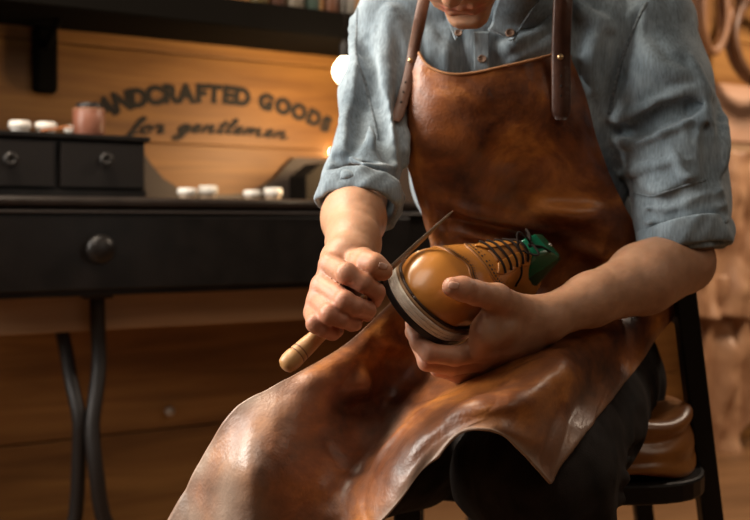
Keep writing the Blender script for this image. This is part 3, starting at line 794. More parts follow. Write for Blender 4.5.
# (depth is found on the cloth itself: march a ray from the viewpoint side onto the basic form)
base_p = list(T.p)
def surf(px, py, y0=.95, y1=1.6):
    d0 = P(px, py, 1.0) - ar(0,0,CZ); o_ = ar(0,0,CZ); t = y0
    for _ in range(90):
        X = (o_ + d0*t)[None].astype(np.float32); D = np.float32(.3)
        for q in base_p:
            d = float(SDF.ev(q, X)[0]); k = q[5]; h = min(max(.5+.5*(D-d)/k, 0), 1); D = D*(1-h)+d*h-k*h*(1-h)
        if D < .0004: return t
        t += max(D*.8, .0005)
        if t > y1: return None
    return t
def fold(pts, r, op='u', k=.009, sink=.40):
    out, rr = [], []
    n = len(pts)
    q = crom([list(p) for p in pts], (n-1)*4+1)
    for i, (px, py) in enumerate(q):
        Y = surf(px, py)
        if Y is None: continue
        e = math.sin(math.pi*(i+.6)/(len(q)+.2))**.6
        r_ = r*1.2; out.append(P(px, py, Y + (r_*sink if op == 'u' else -r_*.30))); rr.append(max(r_*e, .0012))
    if len(out) > 1: T.chain(out, rr, k, op)
# left-of-picture sleeve
for pts, r in [([(352,20),(356,60),(352,105),(345,140)], .010), ([(375,30),(382,75),(386,120),(395,165)], .009), ([(392,12),(384,50),(366,85),(362,120)], .009),
               ([(348,95),(346,130),(350,160)], .006), ([(334,150),(352,165),(378,170),(398,165)], .0055), ([(330,165),(348,180),(372,186),(396,182)], .007),
               ([(326,178),(345,192),(372,199),(394,200)], .006), ([(368,120),(374,140),(390,152)], .007), ([(345,60),(360,90),(376,110)], .006)]:
    fold(pts, r)
for pts, r in [([(364,40),(368,80),(360,125),(352,150)], .008), ([(376,95),(380,130),(388,158)], .007), ([(335,158),(356,173),(386,177)], .006), ([(330,172),(352,187),(388,192)], .006)]:
    fold(pts, r, 's')
# right-of-picture sleeve
for pts, r in [([(604,112),(625,120),(652,108),(690,92),(716,98)], .009), ([(612,138),(640,140),(680,122),(712,112)], .008), ([(690,60),(700,100),(706,150),(712,190)], .008),
               ([(622,175),(650,165),(690,160)], .005), ([(640,205),(670,212),(700,200),(722,190)], .007), ([(645,222),(675,222),(702,214),(726,205)], .006), ([(650,236),(680,234),(706,226),(727,220)], .006),
               ([(718,100),(722,140),(721,175)], .008), ([(640,40),(660,70),(690,80)], .008), ([(672,150),(684,175),(700,188)], .005)]:
    fold(pts, r)
for pts, r in [([(608,126),(632,130),(668,114),(704,104)], .008), ([(634,196),(662,202),(692,190),(720,178)], .006), ([(645,214),(672,217),(700,207),(724,198)], .006), ([(648,229),(678,228),(704,220),(727,212)], .005),
               ([(640,10),(628,45),(615,85),(608,115)], .006), ([(706,120),(712,160),(716,185)], .006)]:
    fold(pts, r, 's')
# chest folds
for pts, r in [([(440,45),(446,60),(449,80)], .006), ([(500,50),(520,45),(548,25)], .007), ([(512,62),(535,50),(556,40)], .006), ([(600,20),(588,60),(596,100)], .008), ([(575,5),(590,20),(612,30)], .007),
               ([(398,20),(408,60),(400,110),(406,150)], .008), ([(412,100),(404,150),(412,200)], .006), ([(430,30),(436,55),(438,75)], .005)]:
    fold(pts, r)
T.plane((.26,1.4,.640), (-.1,0,-1), .004)
# cuffs: open ends for the arms
axR = ElR - P(352,262,1.085); axR = -axR/np.linalg.norm(axR)
endR = P(358,207,1.225)
def cutoff(c, n, r):
    n = n/np.linalg.norm(n); T.cone(c+n*r, c+n*(r+.05), r, r, .004, 's')
cutoff(endR, ar(-.20,-.52,-.85), .12)
T.chain([endR+ar(0,.006,.008), ElR+(WrR-ElR)*.8], [.0405,.040], .004, 's')
endL = P(686,247,1.31)
cutoff(endL, ar(.14,-.10,-.98), .13)
T.chain([P(688,286,1.312), P(690,340,1.305)], [.040,.046], .004, 's')
def shirt_post(X, D):
    near = np.abs(D) < .02
    if near.any():
        x = X[near]; D = D.copy()
        w = x + .03*np.stack([vnoise(x*7), vnoise(x*7+9), vnoise(x*7+20)], -1)
        n1 = vnoise(w*np.array([26,26,11],np.float32)); n2 = vnoise(w*np.array([50,50,30],np.float32)+5)
        D[near] += .0035*(1-np.abs(n1)*2.4) + .0014*n2
    return D
t_ = __import__('time').time()
Vs, Fs = T.mesh(.0026, post=shirt_post, smooth=1)
shirt = fastmesh('shirt', Vs, Fs, M_den, who)
# rolled cuffs: bands with layered turns
def cuff(c, ax, R0, R1, h, ph, squash=1.0, ref=None):
    ax = np.asarray(ax, float)/np.linalg.norm(ax); x, y, _ = frame_of(ax); n = 72; rows = []
    prof = [(-.0045,0.0),(-.001,-.004),(.003,-.005),(.0055,0.0),(.0062,h*.3),(.0052,h*.6),(.0035,h*.92),(.001,h*1.0),(-.002,h*.96)]
    V, Fc = [], []
    for (dr, dz) in prof:
        for k_ in range(n):
            a = 2*math.pi*k_/n; R_ = R0 + (R1-R0)*(dz/h)
            wob = .0022*math.sin(3*a+ph+dz*60)+.0016*math.sin(7*a+ph*2-dz*90)+.001*math.sin(13*a+dz*200)
            V.append(np.asarray(c) + x*(R_+dr+wob)*math.cos(a) + y*(R_+dr+wob)*math.sin(a)*squash - ax*(dz+.0035*math.sin(2*a+ph)))
    for i in range(len(prof)-1):
        for k_ in range(n): k2 = (k_+1)%n; Fc.append((i*n+k_, i*n+k2, (i+1)*n+k2, (i+1)*n+k_))
    for k_ in range(n): k2=(k_+1)%n; Fc.append(((len(prof)-1)*n+k_, (len(prof)-1)*n+k2, k2, k_))
    o = pydata('cuff', V, Fc, M_den, shirt); subsurf(o); return o
cuff(endR, ar(-.20,-.52,-.85), .0455, .047, .026, .4)
cuff(endL+ar(-.001,0,.002), ar(.14,-.10,-.98), .0530, .0560, .030, 1.7)
# inner collar stand around the neck
NC = ar(.180,1.375,1.078)
V, Fc = [], []
ax = ar(-.10,-.62,.78); ax /= np.linalg.norm(ax); x, y, _ = frame_of(ax)
for i, (r, h) in enumerate([(.070,-.012),(.066,.0),(.062,.018),(.062,.034),(.066,.036),(.072,.016),(.074,-.006)]):
    for k_ in range(48):
        a = 2*math.pi*k_/48; V.append(NC + (x*math.cos(a)+y*math.sin(a))*r + ax*(h + .002*math.sin(3*a)))
for i in range(6):
    for k_ in range(48): k2=(k_+1)%48; Fc.append((i*48+k_, i*48+k2, (i+1)*48+k2, (i+1)*48+k_))
o = pydata('collar_band', V, Fc, M_den, shirt); solidify(o, .002)
SHB = BVHTree.FromPolygons([tuple(map(float,p)) for p in Vs]+[tuple(map(float,p)) for p in V], [tuple(map(int,f)) for f in Fs]+[tuple(i+len(Vs) for i in f) for f in Fc])


# seams
def on_shirt(px, py, lift=.0006):
    return P(px, py, cast(SHB, px, py, 1.3) - lift)
def seam(pts, w=.0032, name='seam'):
    q = crom([list(p) for p in pts], len(pts)*6); return tube(name, [on_shirt(a, b_, .0002) for a, b_ in q if cast(SHB, a, b_) is not None and cast(SHB, a, b_) < 1.40], w, M_seam, shirt, seg=8, flat=.4, up=ar(0,-.97,.2))
seam([(647,2),(636,25),(622,60),(613,95),(609,115)], .0024)
seam([(634,193),(650,196),(668,191),(690,184),(706,180)], .0014)
seam([(358,8),(357,25),(356,55),(366,85),(372,112),(378,140)], .0019)
# placket strip, collar leaves, buttons
def sheet(name, rows, material, parent, t=.002, nu=24, nv=30, noise=.0):
    V, Fq = grid([[P(*q) for q in r] for r in rows], nu, nv)
    if noise: V = V + vnormals(V, Fq)*(noise*vnoise(V*40))[:, None]
    o = fastmesh(name, V, Fq, material, parent); solidify(o, t); return o
ys = lambda px, py, l=.006: min(cast(SHB, px, py, 9), (surf(px, py) or 9)) - l
def drape(name, rows, l, t=.003, nu=18, nv=26):
    V2, Fq = grid([[(a, b_, 0.0) for a, b_ in r] for r in rows], nu, nv)
    Y = np.array([ys(a, b_, l) for a, b_ in V2[:, :2]]).reshape(nv, nu)
    Y = np.where(Y > 1.5, np.nan, Y); Y = np.where(np.isnan(Y), np.nanmedian(Y), Y)
    for _ in range(3):
        p_ = np.pad(Y, 1, mode='edge'); Y = np.minimum(Y, (p_[:-2,1:-1]+p_[2:,1:-1]+p_[1:-1,:-2]+p_[1:-1,2:])/4)
    V = np.array([P(a, b_, y) for (a, b_), y in zip(V2[:, :2], Y.ravel())])
    o = fastmesh(name, V, Fq, M_den, shirt); solidify(o, t); return o
drape('placket', [[(a, b_) for a in (474,478,484,489)] for b_ in (32,45,58,72,90)], .003)
def collar(rows, l): return drape('collar', rows, l)
colL = collar([[(440,-6),(452,0),(470,20)],[(444,10),(454,14),(468,24)],[(450,26),(456,27),(464,30)],[(455.5,40),(456.5,40),(459,37)]], .010)
colR = collar([[(555,-22),(530,-14),(500,-8)],[(540,-4),(520,6),(494,12)],[(526,20),(512,22),(492,23)],[(513,42),(508,38),(488,30)]], .010)
tube('seam', [P(a, b_, ys(a,b_,.0122)) for a,b_ in crom([[551,-14],[538,2],[524,22],[512.5,39.5],[500,34],[489,28]], 30)], .0011, M_seam, colR, seg=6)
M_btn = mat('horn_button', (.16,.09,.06), .35, col2=(.30,.20,.14), scale=300)
def button(px, py, lift, r=.0052, parent=None):
    c = P(px, py, ys(px, py, lift)); o = lathe('button', [(0,-.001),(r,-.001),(r,.0012),(r*.9,.002),(r*.72,.0012),(r*.3,.0009),(0,.0009)], c, ar(-.05,-.95,.3), M_btn, parent or shirt, seg=20)
    for dx, dz in ((1,1),(-1,1),(1,-1),(-1,-1)):
        pass
    return o
button(510,33,.0135,.0058,colR); button(458.5,33,.0125,.0048,colL); button(482,59,.0075,.0055)
# ---------------------------------------------------------------- trousers and shoes
M_trou = mat('charcoal_trousers', (.010,.008,.007), .9, col2=(.024,.019,.017), scale=30, bump=.4, bscale=500, spec=.2, bdist=.001)
Q = SDF()
hL = ar(.318,1.48,.560); kL = P(545,468,1.115); hR = ar(.175,1.48,.545); kR = P(285,490,1.155)
Q.cone(hR, hL, .090, .088, .04); Q.cone((.215,1.495,.60),(.285,1.495,.60), .100,.100,.03)
Q.chain([hL, (hL+kL)/2+ar(0,0,.002), kL], [.088,.082,.070], .02)
Q.chain([hR, (hR+kR)/2+ar(0,0,-.012), kR], [.090,.078,.064], .02)
fL = ar(.235,1.14,.09); fR = ar(-.10,1.12,.09)
Q.chain([kL+ar(.004,.004,-.01), kL*.5+fL*.5+ar(0,.012,0), fL], [.070,.063,.058], .02)
Q.chain([kR, kR*.5+fR*.5+ar(0,.012,0), fR], [.064,.060,.056], .02)
Q.cone(kL+ar(.075,.07,-.03), kL+ar(.03,.03,-.06), .022, .03, .02)
for a, b_, r in [((632,372,1.36),(600,420,1.28),.007),((640,340,1.38),(650,390,1.38),.008),((606,462,1.16),(585,432,1.13),.009),((622,478,1.15),(590,470,1.09),.008),((620,500,1.15),(580,498,1.08),.007),((628,455,1.22),(600,440,1.17),.007)]:
    Q.cone(P(*a), P(*b_), r, r*.7, .012)
Q.cone(P(640,450,1.25), P(590,452,1.12), .008, .006, .01, 's')
Q.cone(P(500,475,1.17), (.23,1.45,.53), .058, .07, .03)
def trou_post(X, D):
    near = np.abs(D) < .02
    if near.any():
        x = X[near]; D = D.copy(); D[near] += .003*(np.abs(vnoise(x*np.array([22,22,22],np.float32)))-.3) + .001*vnoise(x*60)
    return D
Vt, Ft = Q.mesh(.0034, post=trou_post); TRB = bvh_of(Vt, Ft); fastmesh('trousers', Vt, Ft, M_trou, who)
for f_, dx in ((fL, .03), (fR, -.03)):
    D_ = SDF(); b0 = f_*ar(1,1,0)
    D_.chain([b0+ar(0,.04,.045), b0+ar(dx*.5,-.05,.045), b0+ar(dx,-.15,.035)], [.036,.040,.034], .02); D_.cone(b0+ar(0,.03,.05), b0+ar(0,.03,.10), .036, .042, .02)
    D_.plane(b0+ar(0,0,.003), (0,0,-1), .003)
    a, b_ = D_.mesh(.004); fastmesh('worn_shoe', a, b_, mat('worn_shoe_leather', (.03,.018,.01), .35), who)
# ================================================================ apron
def leather(name, dark, mid, light, rough=.36, worn_glare=(.36,.27,.21)):
    m, nt, b = nodes(name)
    tc = nt.nodes.new('ShaderNodeTexCoord')
    n = nt.nodes.new('ShaderNodeTexNoise'); n.inputs['Scale'].default_value = 11; n.inputs['Detail'].default_value = 8; n.inputs['Distortion'].default_value = .45; n.inputs['Roughness'].default_value = .62
    mp = nt.nodes.new('ShaderNodeMapping'); mp.inputs['Rotation'].default_value = (0,.6,0); mp.inputs['Scale'].default_value = (1,.8,1.15)
    nt.links.new(tc.outputs['Object'], mp.inputs[0]); nt.links.new(mp.outputs[0], n.inputs[0])
    r = nt.nodes.new('ShaderNodeValToRGB'); e = r.color_ramp.elements; e[0].position = .33; e[1].position = .70; e[0].color = (*dark,1); e[1].color = (*light,1)
    k = e.new(.52); k.color = (*mid,1); nt.links.new(n.outputs[0], r.inputs[0])
    at = nt.nodes.new('ShaderNodeAttribute'); at.attribute_name = 'wear_glare'
    mx = nt.nodes.new('ShaderNodeMix'); mx.data_type = 'RGBA'; nt.links.new(at.outputs['Fac'], mx.inputs[0]); nt.links.new(r.outputs[0], mx.inputs[6]); mx.inputs[7].default_value = (*worn_glare,1)  # pale tone for scuffed leather and for glare painted on the lap
    nt.links.new(mx.outputs[2], b.inputs['Base Color'])
    n2 = nt.nodes.new('ShaderNodeTexNoise'); n2.inputs['Scale'].default_value = 32; n2.inputs['Detail'].default_value = 6; nt.links.new(tc.outputs['Object'], n2.inputs[0])
    mr = nt.nodes.new('ShaderNodeMapRange'); mr.inputs[1].default_value = .3; mr.inputs[2].default_value = .7; mr.inputs[3].default_value = rough-.06; mr.inputs[4].default_value = rough+.14
    nt.links.new(n2.outputs[0], mr.inputs[0]); nt.links.new(mr.outputs[0], b.inputs['Roughness'])
    v = nt.nodes.new('ShaderNodeTexVoronoi'); v.inputs['Scale'].default_value = 260; nt.links.new(tc.outputs['Object'], v.inputs[0])
    n3 = nt.nodes.new('ShaderNodeTexNoise'); n3.inputs['Scale'].default_value = 70; n3.inputs['Detail'].default_value = 5; n3.inputs['Distortion'].default_value = 1.5; nt.links.new(tc.outputs['Object'], n3.inputs[0])
    ad = nt.nodes.new('ShaderNodeMath'); ad.operation = 'MULTIPLY_ADD'; nt.links.new(v.outputs[0], ad.inputs[0]); ad.inputs[1].default_value = .35; nt.links.new(n3.outputs[0], ad.inputs[2])
    bp = nt.nodes.new('ShaderNodeBump'); bp.inputs['Strength'].default_value = .4; bp.inputs['Distance'].default_value = .0012
    nt.links.new(ad.outputs[0], bp.inputs['Height']); nt.links.new(bp.outputs[0], b.inputs['Normal'])
    return m
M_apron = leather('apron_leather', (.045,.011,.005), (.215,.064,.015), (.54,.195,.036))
rows = [
 [(419,53,1.300),(428,66,1.290),(446,74,1.280),(468,74.5,1.277),(505,67,1.277),(545,57,1.285),(563,52,1.300),(571,58,1.318)],
 [(404,100,1.308),(416,102,1.290),(438,104,1.275),(468,104,1.268),(505,102,1.268),(548,100,1.275),(574,96,1.290),(585,95,1.310)],
 [(405,145,1.315),(416,147,1.297),(438,148,1.283),(468,148,1.275),(508,148,1.275),(552,146,1.283),(584,145,1.297),(599,144,1.319)],
 [(415,190,1.325),(426,192,1.313),(446,193,1.314),(476,193,1.305),(515,193,1.304),(560,192,1.312),(597,190,1.318),(616,188,1.322)],
 [(424,222,1.332),(436,224,1.326),(456,224,1.330),(488,223,1.325),(526,222,1.319),(572,221,1.318),(612,220,1.328),(632,219,1.336)],
 [(430,250,1.325),(442,252,1.325),(466,254,1.337),(498,254,1.345),(536,252,1.344),(584,250,1.345),(628,249,1.345),(650,250,1.365)],
 [(412,280,1.290),(428,282,1.300),(458,284,1.338),(500,288,1.363),(545,288,1.367),(596,284,1.365),(640,286,1.375),(668,290,1.400)],
 [(386,307,1.235),(405,310,1.245),(440,318,1.280),(490,322,1.320),(545,316,1.320),(600,310,1.330),(646,308,1.365),(676,312,1.420)],
 [(346,344,1.185),(372,346,1.195),(408,362,1.235),(462,356,1.215),(530,338,1.200),(590,330,1.225),(632,334,1.310),(658,338,1.385)],
 [(296,375,1.135),(330,380,1.140),(384,402,1.205),(440,388,1.150),(512,364,1.115),(570,352,1.140),(612,362,1.240),(634,372,1.330)],
 [(238,406,1.105),(292,420,1.090),(374,434,1.160),(424,413,1.080),(492,388,1.050),(548,378,1.055),(588,390,1.150),(608,404,1.250)],
 [(206,450,1.115),(258,470,1.055),(354,474,1.105),(404,444,1.030),(462,405,1.005),(520,403,1.000),(562,420,1.070),(582,440,1.150)],
 [(186,486,1.125),(245,522,1.060),(334,512,1.075),(390,487,1.015),(438,440,0.998),(488,418,0.988),(532,438,1.005),(555,480,1.060)],
]
hem = [(160,535,1.130),(235,590,1.065),(322,565,1.065),(384,517,1.010),(425,467,1.000),(458,431,.988),(502,434,.985),(553,483,1.030)]
rows[-1][-1] = (563,466,1.090)
rows.append(hem)
ctrl = np.array([[P(*q) for q in r] for r in rows])
NU, NV = 220, 330
Va, Fa = grid(ctrl, NU, NV)
Nn = vnormals(Va, Fa)
if Nn[:, 1].mean() > 0: Nn = -Nn
w = Va + .02*np.stack([vnoise(Va*9), vnoise(Va*9+7), vnoise(Va*9+15)], -1)
uu = np.tile(np.linspace(0,1,NU), NV); vv = np.repeat(np.linspace(0,1,NV), NU)
lap = np.clip((vv-.55)/.1, 0, 1)
disp = .0022*vnoise(w*14) + .0010*vnoise(w*34) + .0005*vnoise(w*80)
disp += -.0035*lap*np.clip(1-np.abs(vnoise(w*np.array([11,11,11])+3))*6, 0, 1)*.5
def crease(pa, pb, wd, dp, bend=0.0):
    """a ridge (dp>0) or crease between two picture places, found on the sheet"""
    global disp
    pr = np.stack([375+F*Va[:,0]/Va[:,1], 225+F*(CZ-Va[:,2])/Va[:,1]], -1)
    ia = np.argmin(((pr-pa)**2).sum(1)); ib = np.argmin(((pr-pb)**2).sum(1))
    A, Bq = Va[ia], Va[ib]; ab = Bq-A; h = np.clip(((Va-A)@ab)/(ab@ab), 0, 1)
    cpt = A + h[:,None]*ab
    cpt[:, 2] += bend*np.sin(math.pi*h)
    d = np.linalg.norm(Va-cpt, axis=1); disp = disp + dp*np.exp(-(d/wd)**2)*np.sin(math.pi*np.clip(h,.06,.94))
crease((450,210),(560,232),.011,.015,.006); crease((440,232),(540,250),.009,.012,.006); crease((520,205),(612,212),.012,.013,-.006)
crease((445,222),(560,243),.009,-.011,.006); crease((560,240),(625,262),.012,.008); crease((430,200),(500,215),.010,.009)
crease((324,432),(352,474),.006,-.004); crease((350,370),(362,400),.020,.022); crease((300,385),(345,382),.010,.006); crease((405,345),(440,352),.012,.008)
crease((330,400),(380,412),.012,-.006); crease((250,430),(262,500),.012,.004); crease((470,385),(330,490),.010,.007)
crease((560,350),(548,470),.02,.005); crease((380,352),(432,374),.020,-.022); crease((372,338),(415,352),.010,.008); crease((420,205),(455,300),.012,.006)
Va = Va + Nn*disp[:, None]
# the leather lies on the thighs: lift it where the trousers would come through
need = np.zeros(len(Va))
for i in np.nonzero(vv > .42)[0]:
    px = 375+F*Va[i,0]/Va[i,1]; py = 225+F*(CZ-Va[i,2])/Va[i,1]
    y_ = cast(TRB, px, py)
    if y_ is not None: need[i] = max(0, Va[i,1]+.007-y_)
for i in np.nonzero((vv > .28) & (vv < .56))[0]:
    px = 375+F*Va[i,0]/Va[i,1]; py = 225+F*(CZ-Va[i,2])/Va[i,1]
    if px < 445 or px > 628: continue
    y_ = cast(SHB, px, py)
    if y_ is not None and Va[i,1]+.006-y_ < .05: need[i] = max(need[i], Va[i,1]+.006-y_)
G = need.reshape(NV, NU); G0 = G.copy()
for it in range(70):
    p_ = np.pad(G, 1, mode='edge'); G = np.maximum(G0, (p_[:-2,1:-1]+p_[2:,1:-1]+p_[1:-1,:-2]+p_[1:-1,2:])/4)
for it in range(12):
    p_ = np.pad(G, 1, mode='edge'); G = (p_[:-2,1:-1]+p_[2:,1:-1]+p_[1:-1,:-2]+p_[1:-1,2:])/4
Y0_ = Va[:,1].copy(); Y1_ = Y0_ - G.ravel(); o_ = ar(0,0,CZ); Va = o_ + (Va-o_)*(Y1_/Y0_)[:,None]
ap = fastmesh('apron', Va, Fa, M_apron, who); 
edge = np.minimum(np.minimum(uu, 1-uu)*.55, np.minimum(vv, 1-vv)*1.0)
wear_glare = np.clip(1-edge/.022, 0, 1)*.35*(vv > .5) + .75*np.clip((vv-.90)/.10, 0, 1)*np.clip((uu-.35)/.2, 0, 1) + .12*np.clip((vv-.55)/.3,0,1)
wear_glare += .50*np.exp(-(((uu-.93)/.12)**2+((vv-.88)/.12)**2))
wear_glare += .55*np.clip((vv-.80)/.10, 0, 1)*np.clip((.20-uu)/.15, 0, 1)
wear_glare += .45*np.clip((vv-.66)/.12, 0, 1)*np.clip((.22-uu)/.12, 0, 1)  # knee strip: grey scuffing plus whitish glare put into the colour
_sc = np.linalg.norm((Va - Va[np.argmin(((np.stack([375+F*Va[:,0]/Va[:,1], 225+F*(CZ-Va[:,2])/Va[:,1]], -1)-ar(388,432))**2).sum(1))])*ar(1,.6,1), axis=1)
wear_glare += .8*np.clip(1.25-_sc/.032, 0, 1)*np.clip(.75+.6*vnoise(Va*60), 0, 1)  # lap valley: glare painted as a pale patch, together with scuffing
wear_glare = np.clip(wear_glare*(.7+.5*vnoise(Va*30)), 0, .85)
at = ap.data.attributes.new('wear_glare', 'FLOAT', 'POINT'); at.data.foreach_set('value', wear_glare.astype(np.float32))
solidify(ap, .0028, offset=-1)
# paler raw edge along the top of the bib
M_raw = mat('raw_edge', (.36,.16,.06), .6)
top = Va[:NU]; tube('edge', top[::4]+ar(0,-.0003,.0004), .0019, M_raw, ap, seg=6)
# straps
M_strap = mat('strap_leather', (.15,.075,.05), .45, col2=(.24,.14,.10), scale=30, bump=.3, bscale=200)
M_strapd = mat('strap_leather_dark', (.045,.018,.012), .38, col2=(.085,.035,.02), scale=30, bump=.3, bscale=200)
M_stud = mat('brass_stud', (.55,.38,.2), .3, metal=.9)
def strap(pts, w, material, n=26):
    """flat band through centre points with side direction"""
    q = crom([P(*p) for p in pts], n); V, Fc = [], []
    t = .0028
    tg = np.gradient(q, axis=0)
    for i in range(n):
        d = tg[i]/np.linalg.norm(tg[i]); nrm = ar(0,-1,.25) - d*(ar(0,-1,.25)@d); nrm /= np.linalg.norm(nrm); sd_ = np.cross(d, nrm)
        ww = w*(1 if i > 1 else (.55 if i == 0 else .88))
        for a, c in ((-1,0),(-.85,1),(.85,1),(1,0),(.85,-.2),(-.85,-.2)): V.append(q[i]+sd_*ww*a+nrm*t*c)
    for i in range(n-1):
        for k_ in range(6): k2=(k_+1)%6; Fc.append((i*6+k_, i*6+k2, (i+1)*6+k2, (i+1)*6+k_))
    Fc.append(tuple(range(6))); Fc.append(tuple((n-1)*6+k_ for k_ in range(5,-1,-1)))
    return pydata('strap', V, Fc, material, ap)
APB = bvh_of(Va, Fa)
def onto(px, py, lift=.0045): return (px, py, min(cast(SHB, px, py, 9), cast(APB, px, py, 9), 1.32)-lift)
s1 = strap([onto(396,122),onto(401,105),onto(408,80),onto(414,50),(420,20,1.275),(427,-15,1.275),(434,-45,1.300)], .0075, M_strap)
s2 = strap([(561,120,1.275),(561,95,1.274),(561,60,1.274),(562,25,1.268),(563,-10,1.268),(560,-45,1.285)], .0118, M_strapd)
def stud(px, py, Y, parent, r=.0032): lathe('stud', [(r*1.2,0),(r*1.2,.0008),(r,.0022),(r*.5,.003),(0,.0032)], P(px,py,Y), ar(0,-1,.15), M_stud, parent, seg=16)
stud(410.5,60.5,onto(410.5,60.5,.0075)[2],s1,.0029); stud(560.5,57,1.2712,s2)
M_hole = mat('hole_dark', (.01,.006,.004), .8)
for px, py, Y in ((405.5,82,1.2885),(403.5,92,1.2945),(401,102,1.302)): lathe('hole', [(.0013,0),(.0013,.0004),(0,.0004)], P(px,py,onto(px,py,.0076)[2]), ar(0,-1,.15), M_hole, s1, seg=10)
for py in (76,86,96): lathe('hole', [(.0013,0),(.0013,.0004),(0,.0004)], P(561,py,1.2712), ar(0,-1,.15), M_hole, s2, seg=10)

# ================================================================ shoe
Ls = .277
lx = ar(.466,.884,-.088); lx /= np.linalg.norm(lx)
wv = ar(.576,-.355,-.736); wv = wv - lx*(wv@lx); wv /= np.linalg.norm(wv)
uz = np.cross(wv, lx)
SO = ar(.0225,1.0819,.6940)
yv = np.cross(uz, lx)
def SW(x, y, z): return SO + lx*x + yv*y + uz*z
def interp(t, tab): return float(np.interp(t, [a for a, _ in tab], [b for _, b in tab]))
from functools import lru_cache
def smooth_tab(tab):
    ts = np.array([a for a,_ in tab]); vs_ = np.array([b for _,b in tab]); tt = np.linspace(ts[0], ts[-1], 200)
    y = np.interp(tt, ts, vs_); k_ = np.hanning(13); k_ /= k_.sum(); yp = np.pad(y, 6, mode='edge'); y2 = np.convolve(yp, k_, 'valid')
    return lambda t: float(np.interp(t, tt, y2))
_hw = smooth_tab([(.0,.040),(.06,.0435),(.15,.048),(.26,.0505),(.36,.048),(.5,.039),(.62,.0335),(.75,.0335),(.88,.0340),(1,.032)])
def halfw(t):
    v = _hw(t)*.93
    if t < .17: v *= math.sqrt(max(0, 1-((.17-t)/.17)**2.3))
    if t > .88: v *= math.sqrt(max(0, 1-((t-.88)/.12)**2.3))
    return v
def skew(t): return .006*math.sin(math.pi*min(t*1.3,1)) - .004*(1-t)
def outline(grow, z, n=72):
    P_ = []
    for i in range(n):
        a = 2*math.pi*i/n; t = .5-.5*math.cos(a) ; s_ = 1 if a < math.pi else -1
        x = t*Ls; y = s_*halfw(t)
        P_.append([x, y])
    P_ = np.array(P_); nx = np.roll(P_,-1,0)-np.roll(P_,1,0); nn = np.stack([nx[:,1], -nx[:,0]], -1); nn /= np.linalg.norm(nn,axis=1)[:,None]
    c = P_.mean(0)
    if ((P_-c)*nn).sum() < 0: nn = -nn
    P_ = P_ + nn*grow
    return [(x, y+skew(x/Ls), z) for x, y in P_]
shoe = empty('dress_shoe', SW(.14,0,0), 'tan leather brogue dress shoe with dark laces and cream-edged sole, held in both hands', 'shoe')
def layer(name, g, z0, z1, material, rd=.0008, stripes=0, parent=None):
    ringz = [(g-rd, z0), (g, z0+rd)]
    if stripes:
        for i in range(1, stripes): zc = z0+(z1-z0)*i/stripes; ringz += [(g, zc-.0006),(g-.0008, zc),(g, zc+.0006)]
    ringz += [(g, z1-rd), (g-rd, z1)]
    V, Fc = [], []; n = 72
    for g_, z in ringz:
        for p in outline(g_, z, n): V.append(SW(*p))
    for i in range(len(ringz)-1):
        for k_ in range(n): k2=(k_+1)%n; Fc.append((i*n+k_, i*n+k2, (i+1)*n+k2, (i+1)*n+k_))
    Fc.append(tuple(range(n))); Fc.append(tuple((len(ringz)-1)*n+k_ for k_ in range(n)))
    return pydata(name, V, Fc, material, parent or shoe, smooth=False)
M_blkrub = mat('black_rubber', (.013,.013,.015), .5, bump=.3, bscale=200)
M_cream = mat('cream_stack', (.74,.68,.58), .65, col2=(.88,.83,.74), scale=90, bump=.4, bscale=150)
M_grey = mat('grey_stack', (.34,.31,.28), .7, col2=(.48,.45,.41), scale=90)
M_welt = mat('welt_brown', (.05,.022,.010), .5)
layer('outsole', .0072, .0, .0072, M_blkrub)
layer('midsole', .0074, .0072, .0190, M_cream, stripes=3)
layer('welt', .0060, .0190, .0218, mat('welt_tan', (.34,.20,.10), .6))
# block heel under the back
# upper
ZB = .0218
_h = smooth_tab([(.0,.026),(.04,.036),(.10,.045),(.2,.049),(.28,.053),(.36,.062),(.46,.074),(.55,.085),(.62,.089),(.70,.082),(.8,.070),(.9,.070),(1,.072)])
def SU(t, c):
    """upper surface point: t along, c 0..1 across; local coords"""
    hw = halfw(t) + .0005*min(1,t*20); h = _h(t)
    if t < .12: h = h*max(0,1-((.12-t)/.12)**2)**.45
    if t > .58:
        k_ = min((t-.58)/.06, 1); lim = math.pi/2*(1-k_) + 1.30*k_
        lim = min(lim, 1.30 if k_>=1 else lim)
    else: lim = math.pi/2
    if c <= .5: ph = c*2*lim
    else: ph = math.pi - (1-c)*2*lim
    e = .78 if t < .3 else .78+.12*min((t-.3)/.2, 1)
    cx = math.cos(ph); sx_ = math.sin(ph)
    y = -hw*math.copysign(abs(cx)**e, cx); z = h*abs(sx_)**.92
    bul = .003*math.sin(math.pi*min(1, z/max(h,.01)*1.2))*(1 if t < .45 else .3)
    y += math.copysign(bul, y)
    # ankle part leans in to the top
    if t > .5: y *= 1 - .22*(z/max(h,.01))**2*min((t-.5)/.1,1)
    x = t*Ls
    if t > .93: x -= .004*math.sin(math.pi*z/.09)*0
    return ar(x, y+skew(t), ZB+z)
nt_, nc_ = 110, 61
ts = [0.5-0.5*math.cos(math.pi*i/(nt_-1)) for i in range(nt_)]; ts[0] = 1e-6; ts[-1] = .9995
V = [SW(*SU(t, j/(nc_-1))) for t in ts for j in range(nc_)]
Fc = []
for i in range(nt_-1):
    for j in range(nc_-1):
        if ts[i] > .60 and ts[i+1] < .965 and abs(j+.5-(nc_-1)/2) < 1: continue
        Fc.append((i*nc_+j, (i+1)*nc_+j, (i+1)*nc_+j+1, i*nc_+j+1))
M_tan = mat('tan_shoe_leather', (.50,.205,.040), .27, col2=(.40,.150,.028), scale=14, pos=(.3,.8), coat=.35, bump=.1, bscale=300, bdist=.0006)
upper = pydata('upper', V, Fc, M_tan, shoe); solidify(upper, .002, offset=-1)
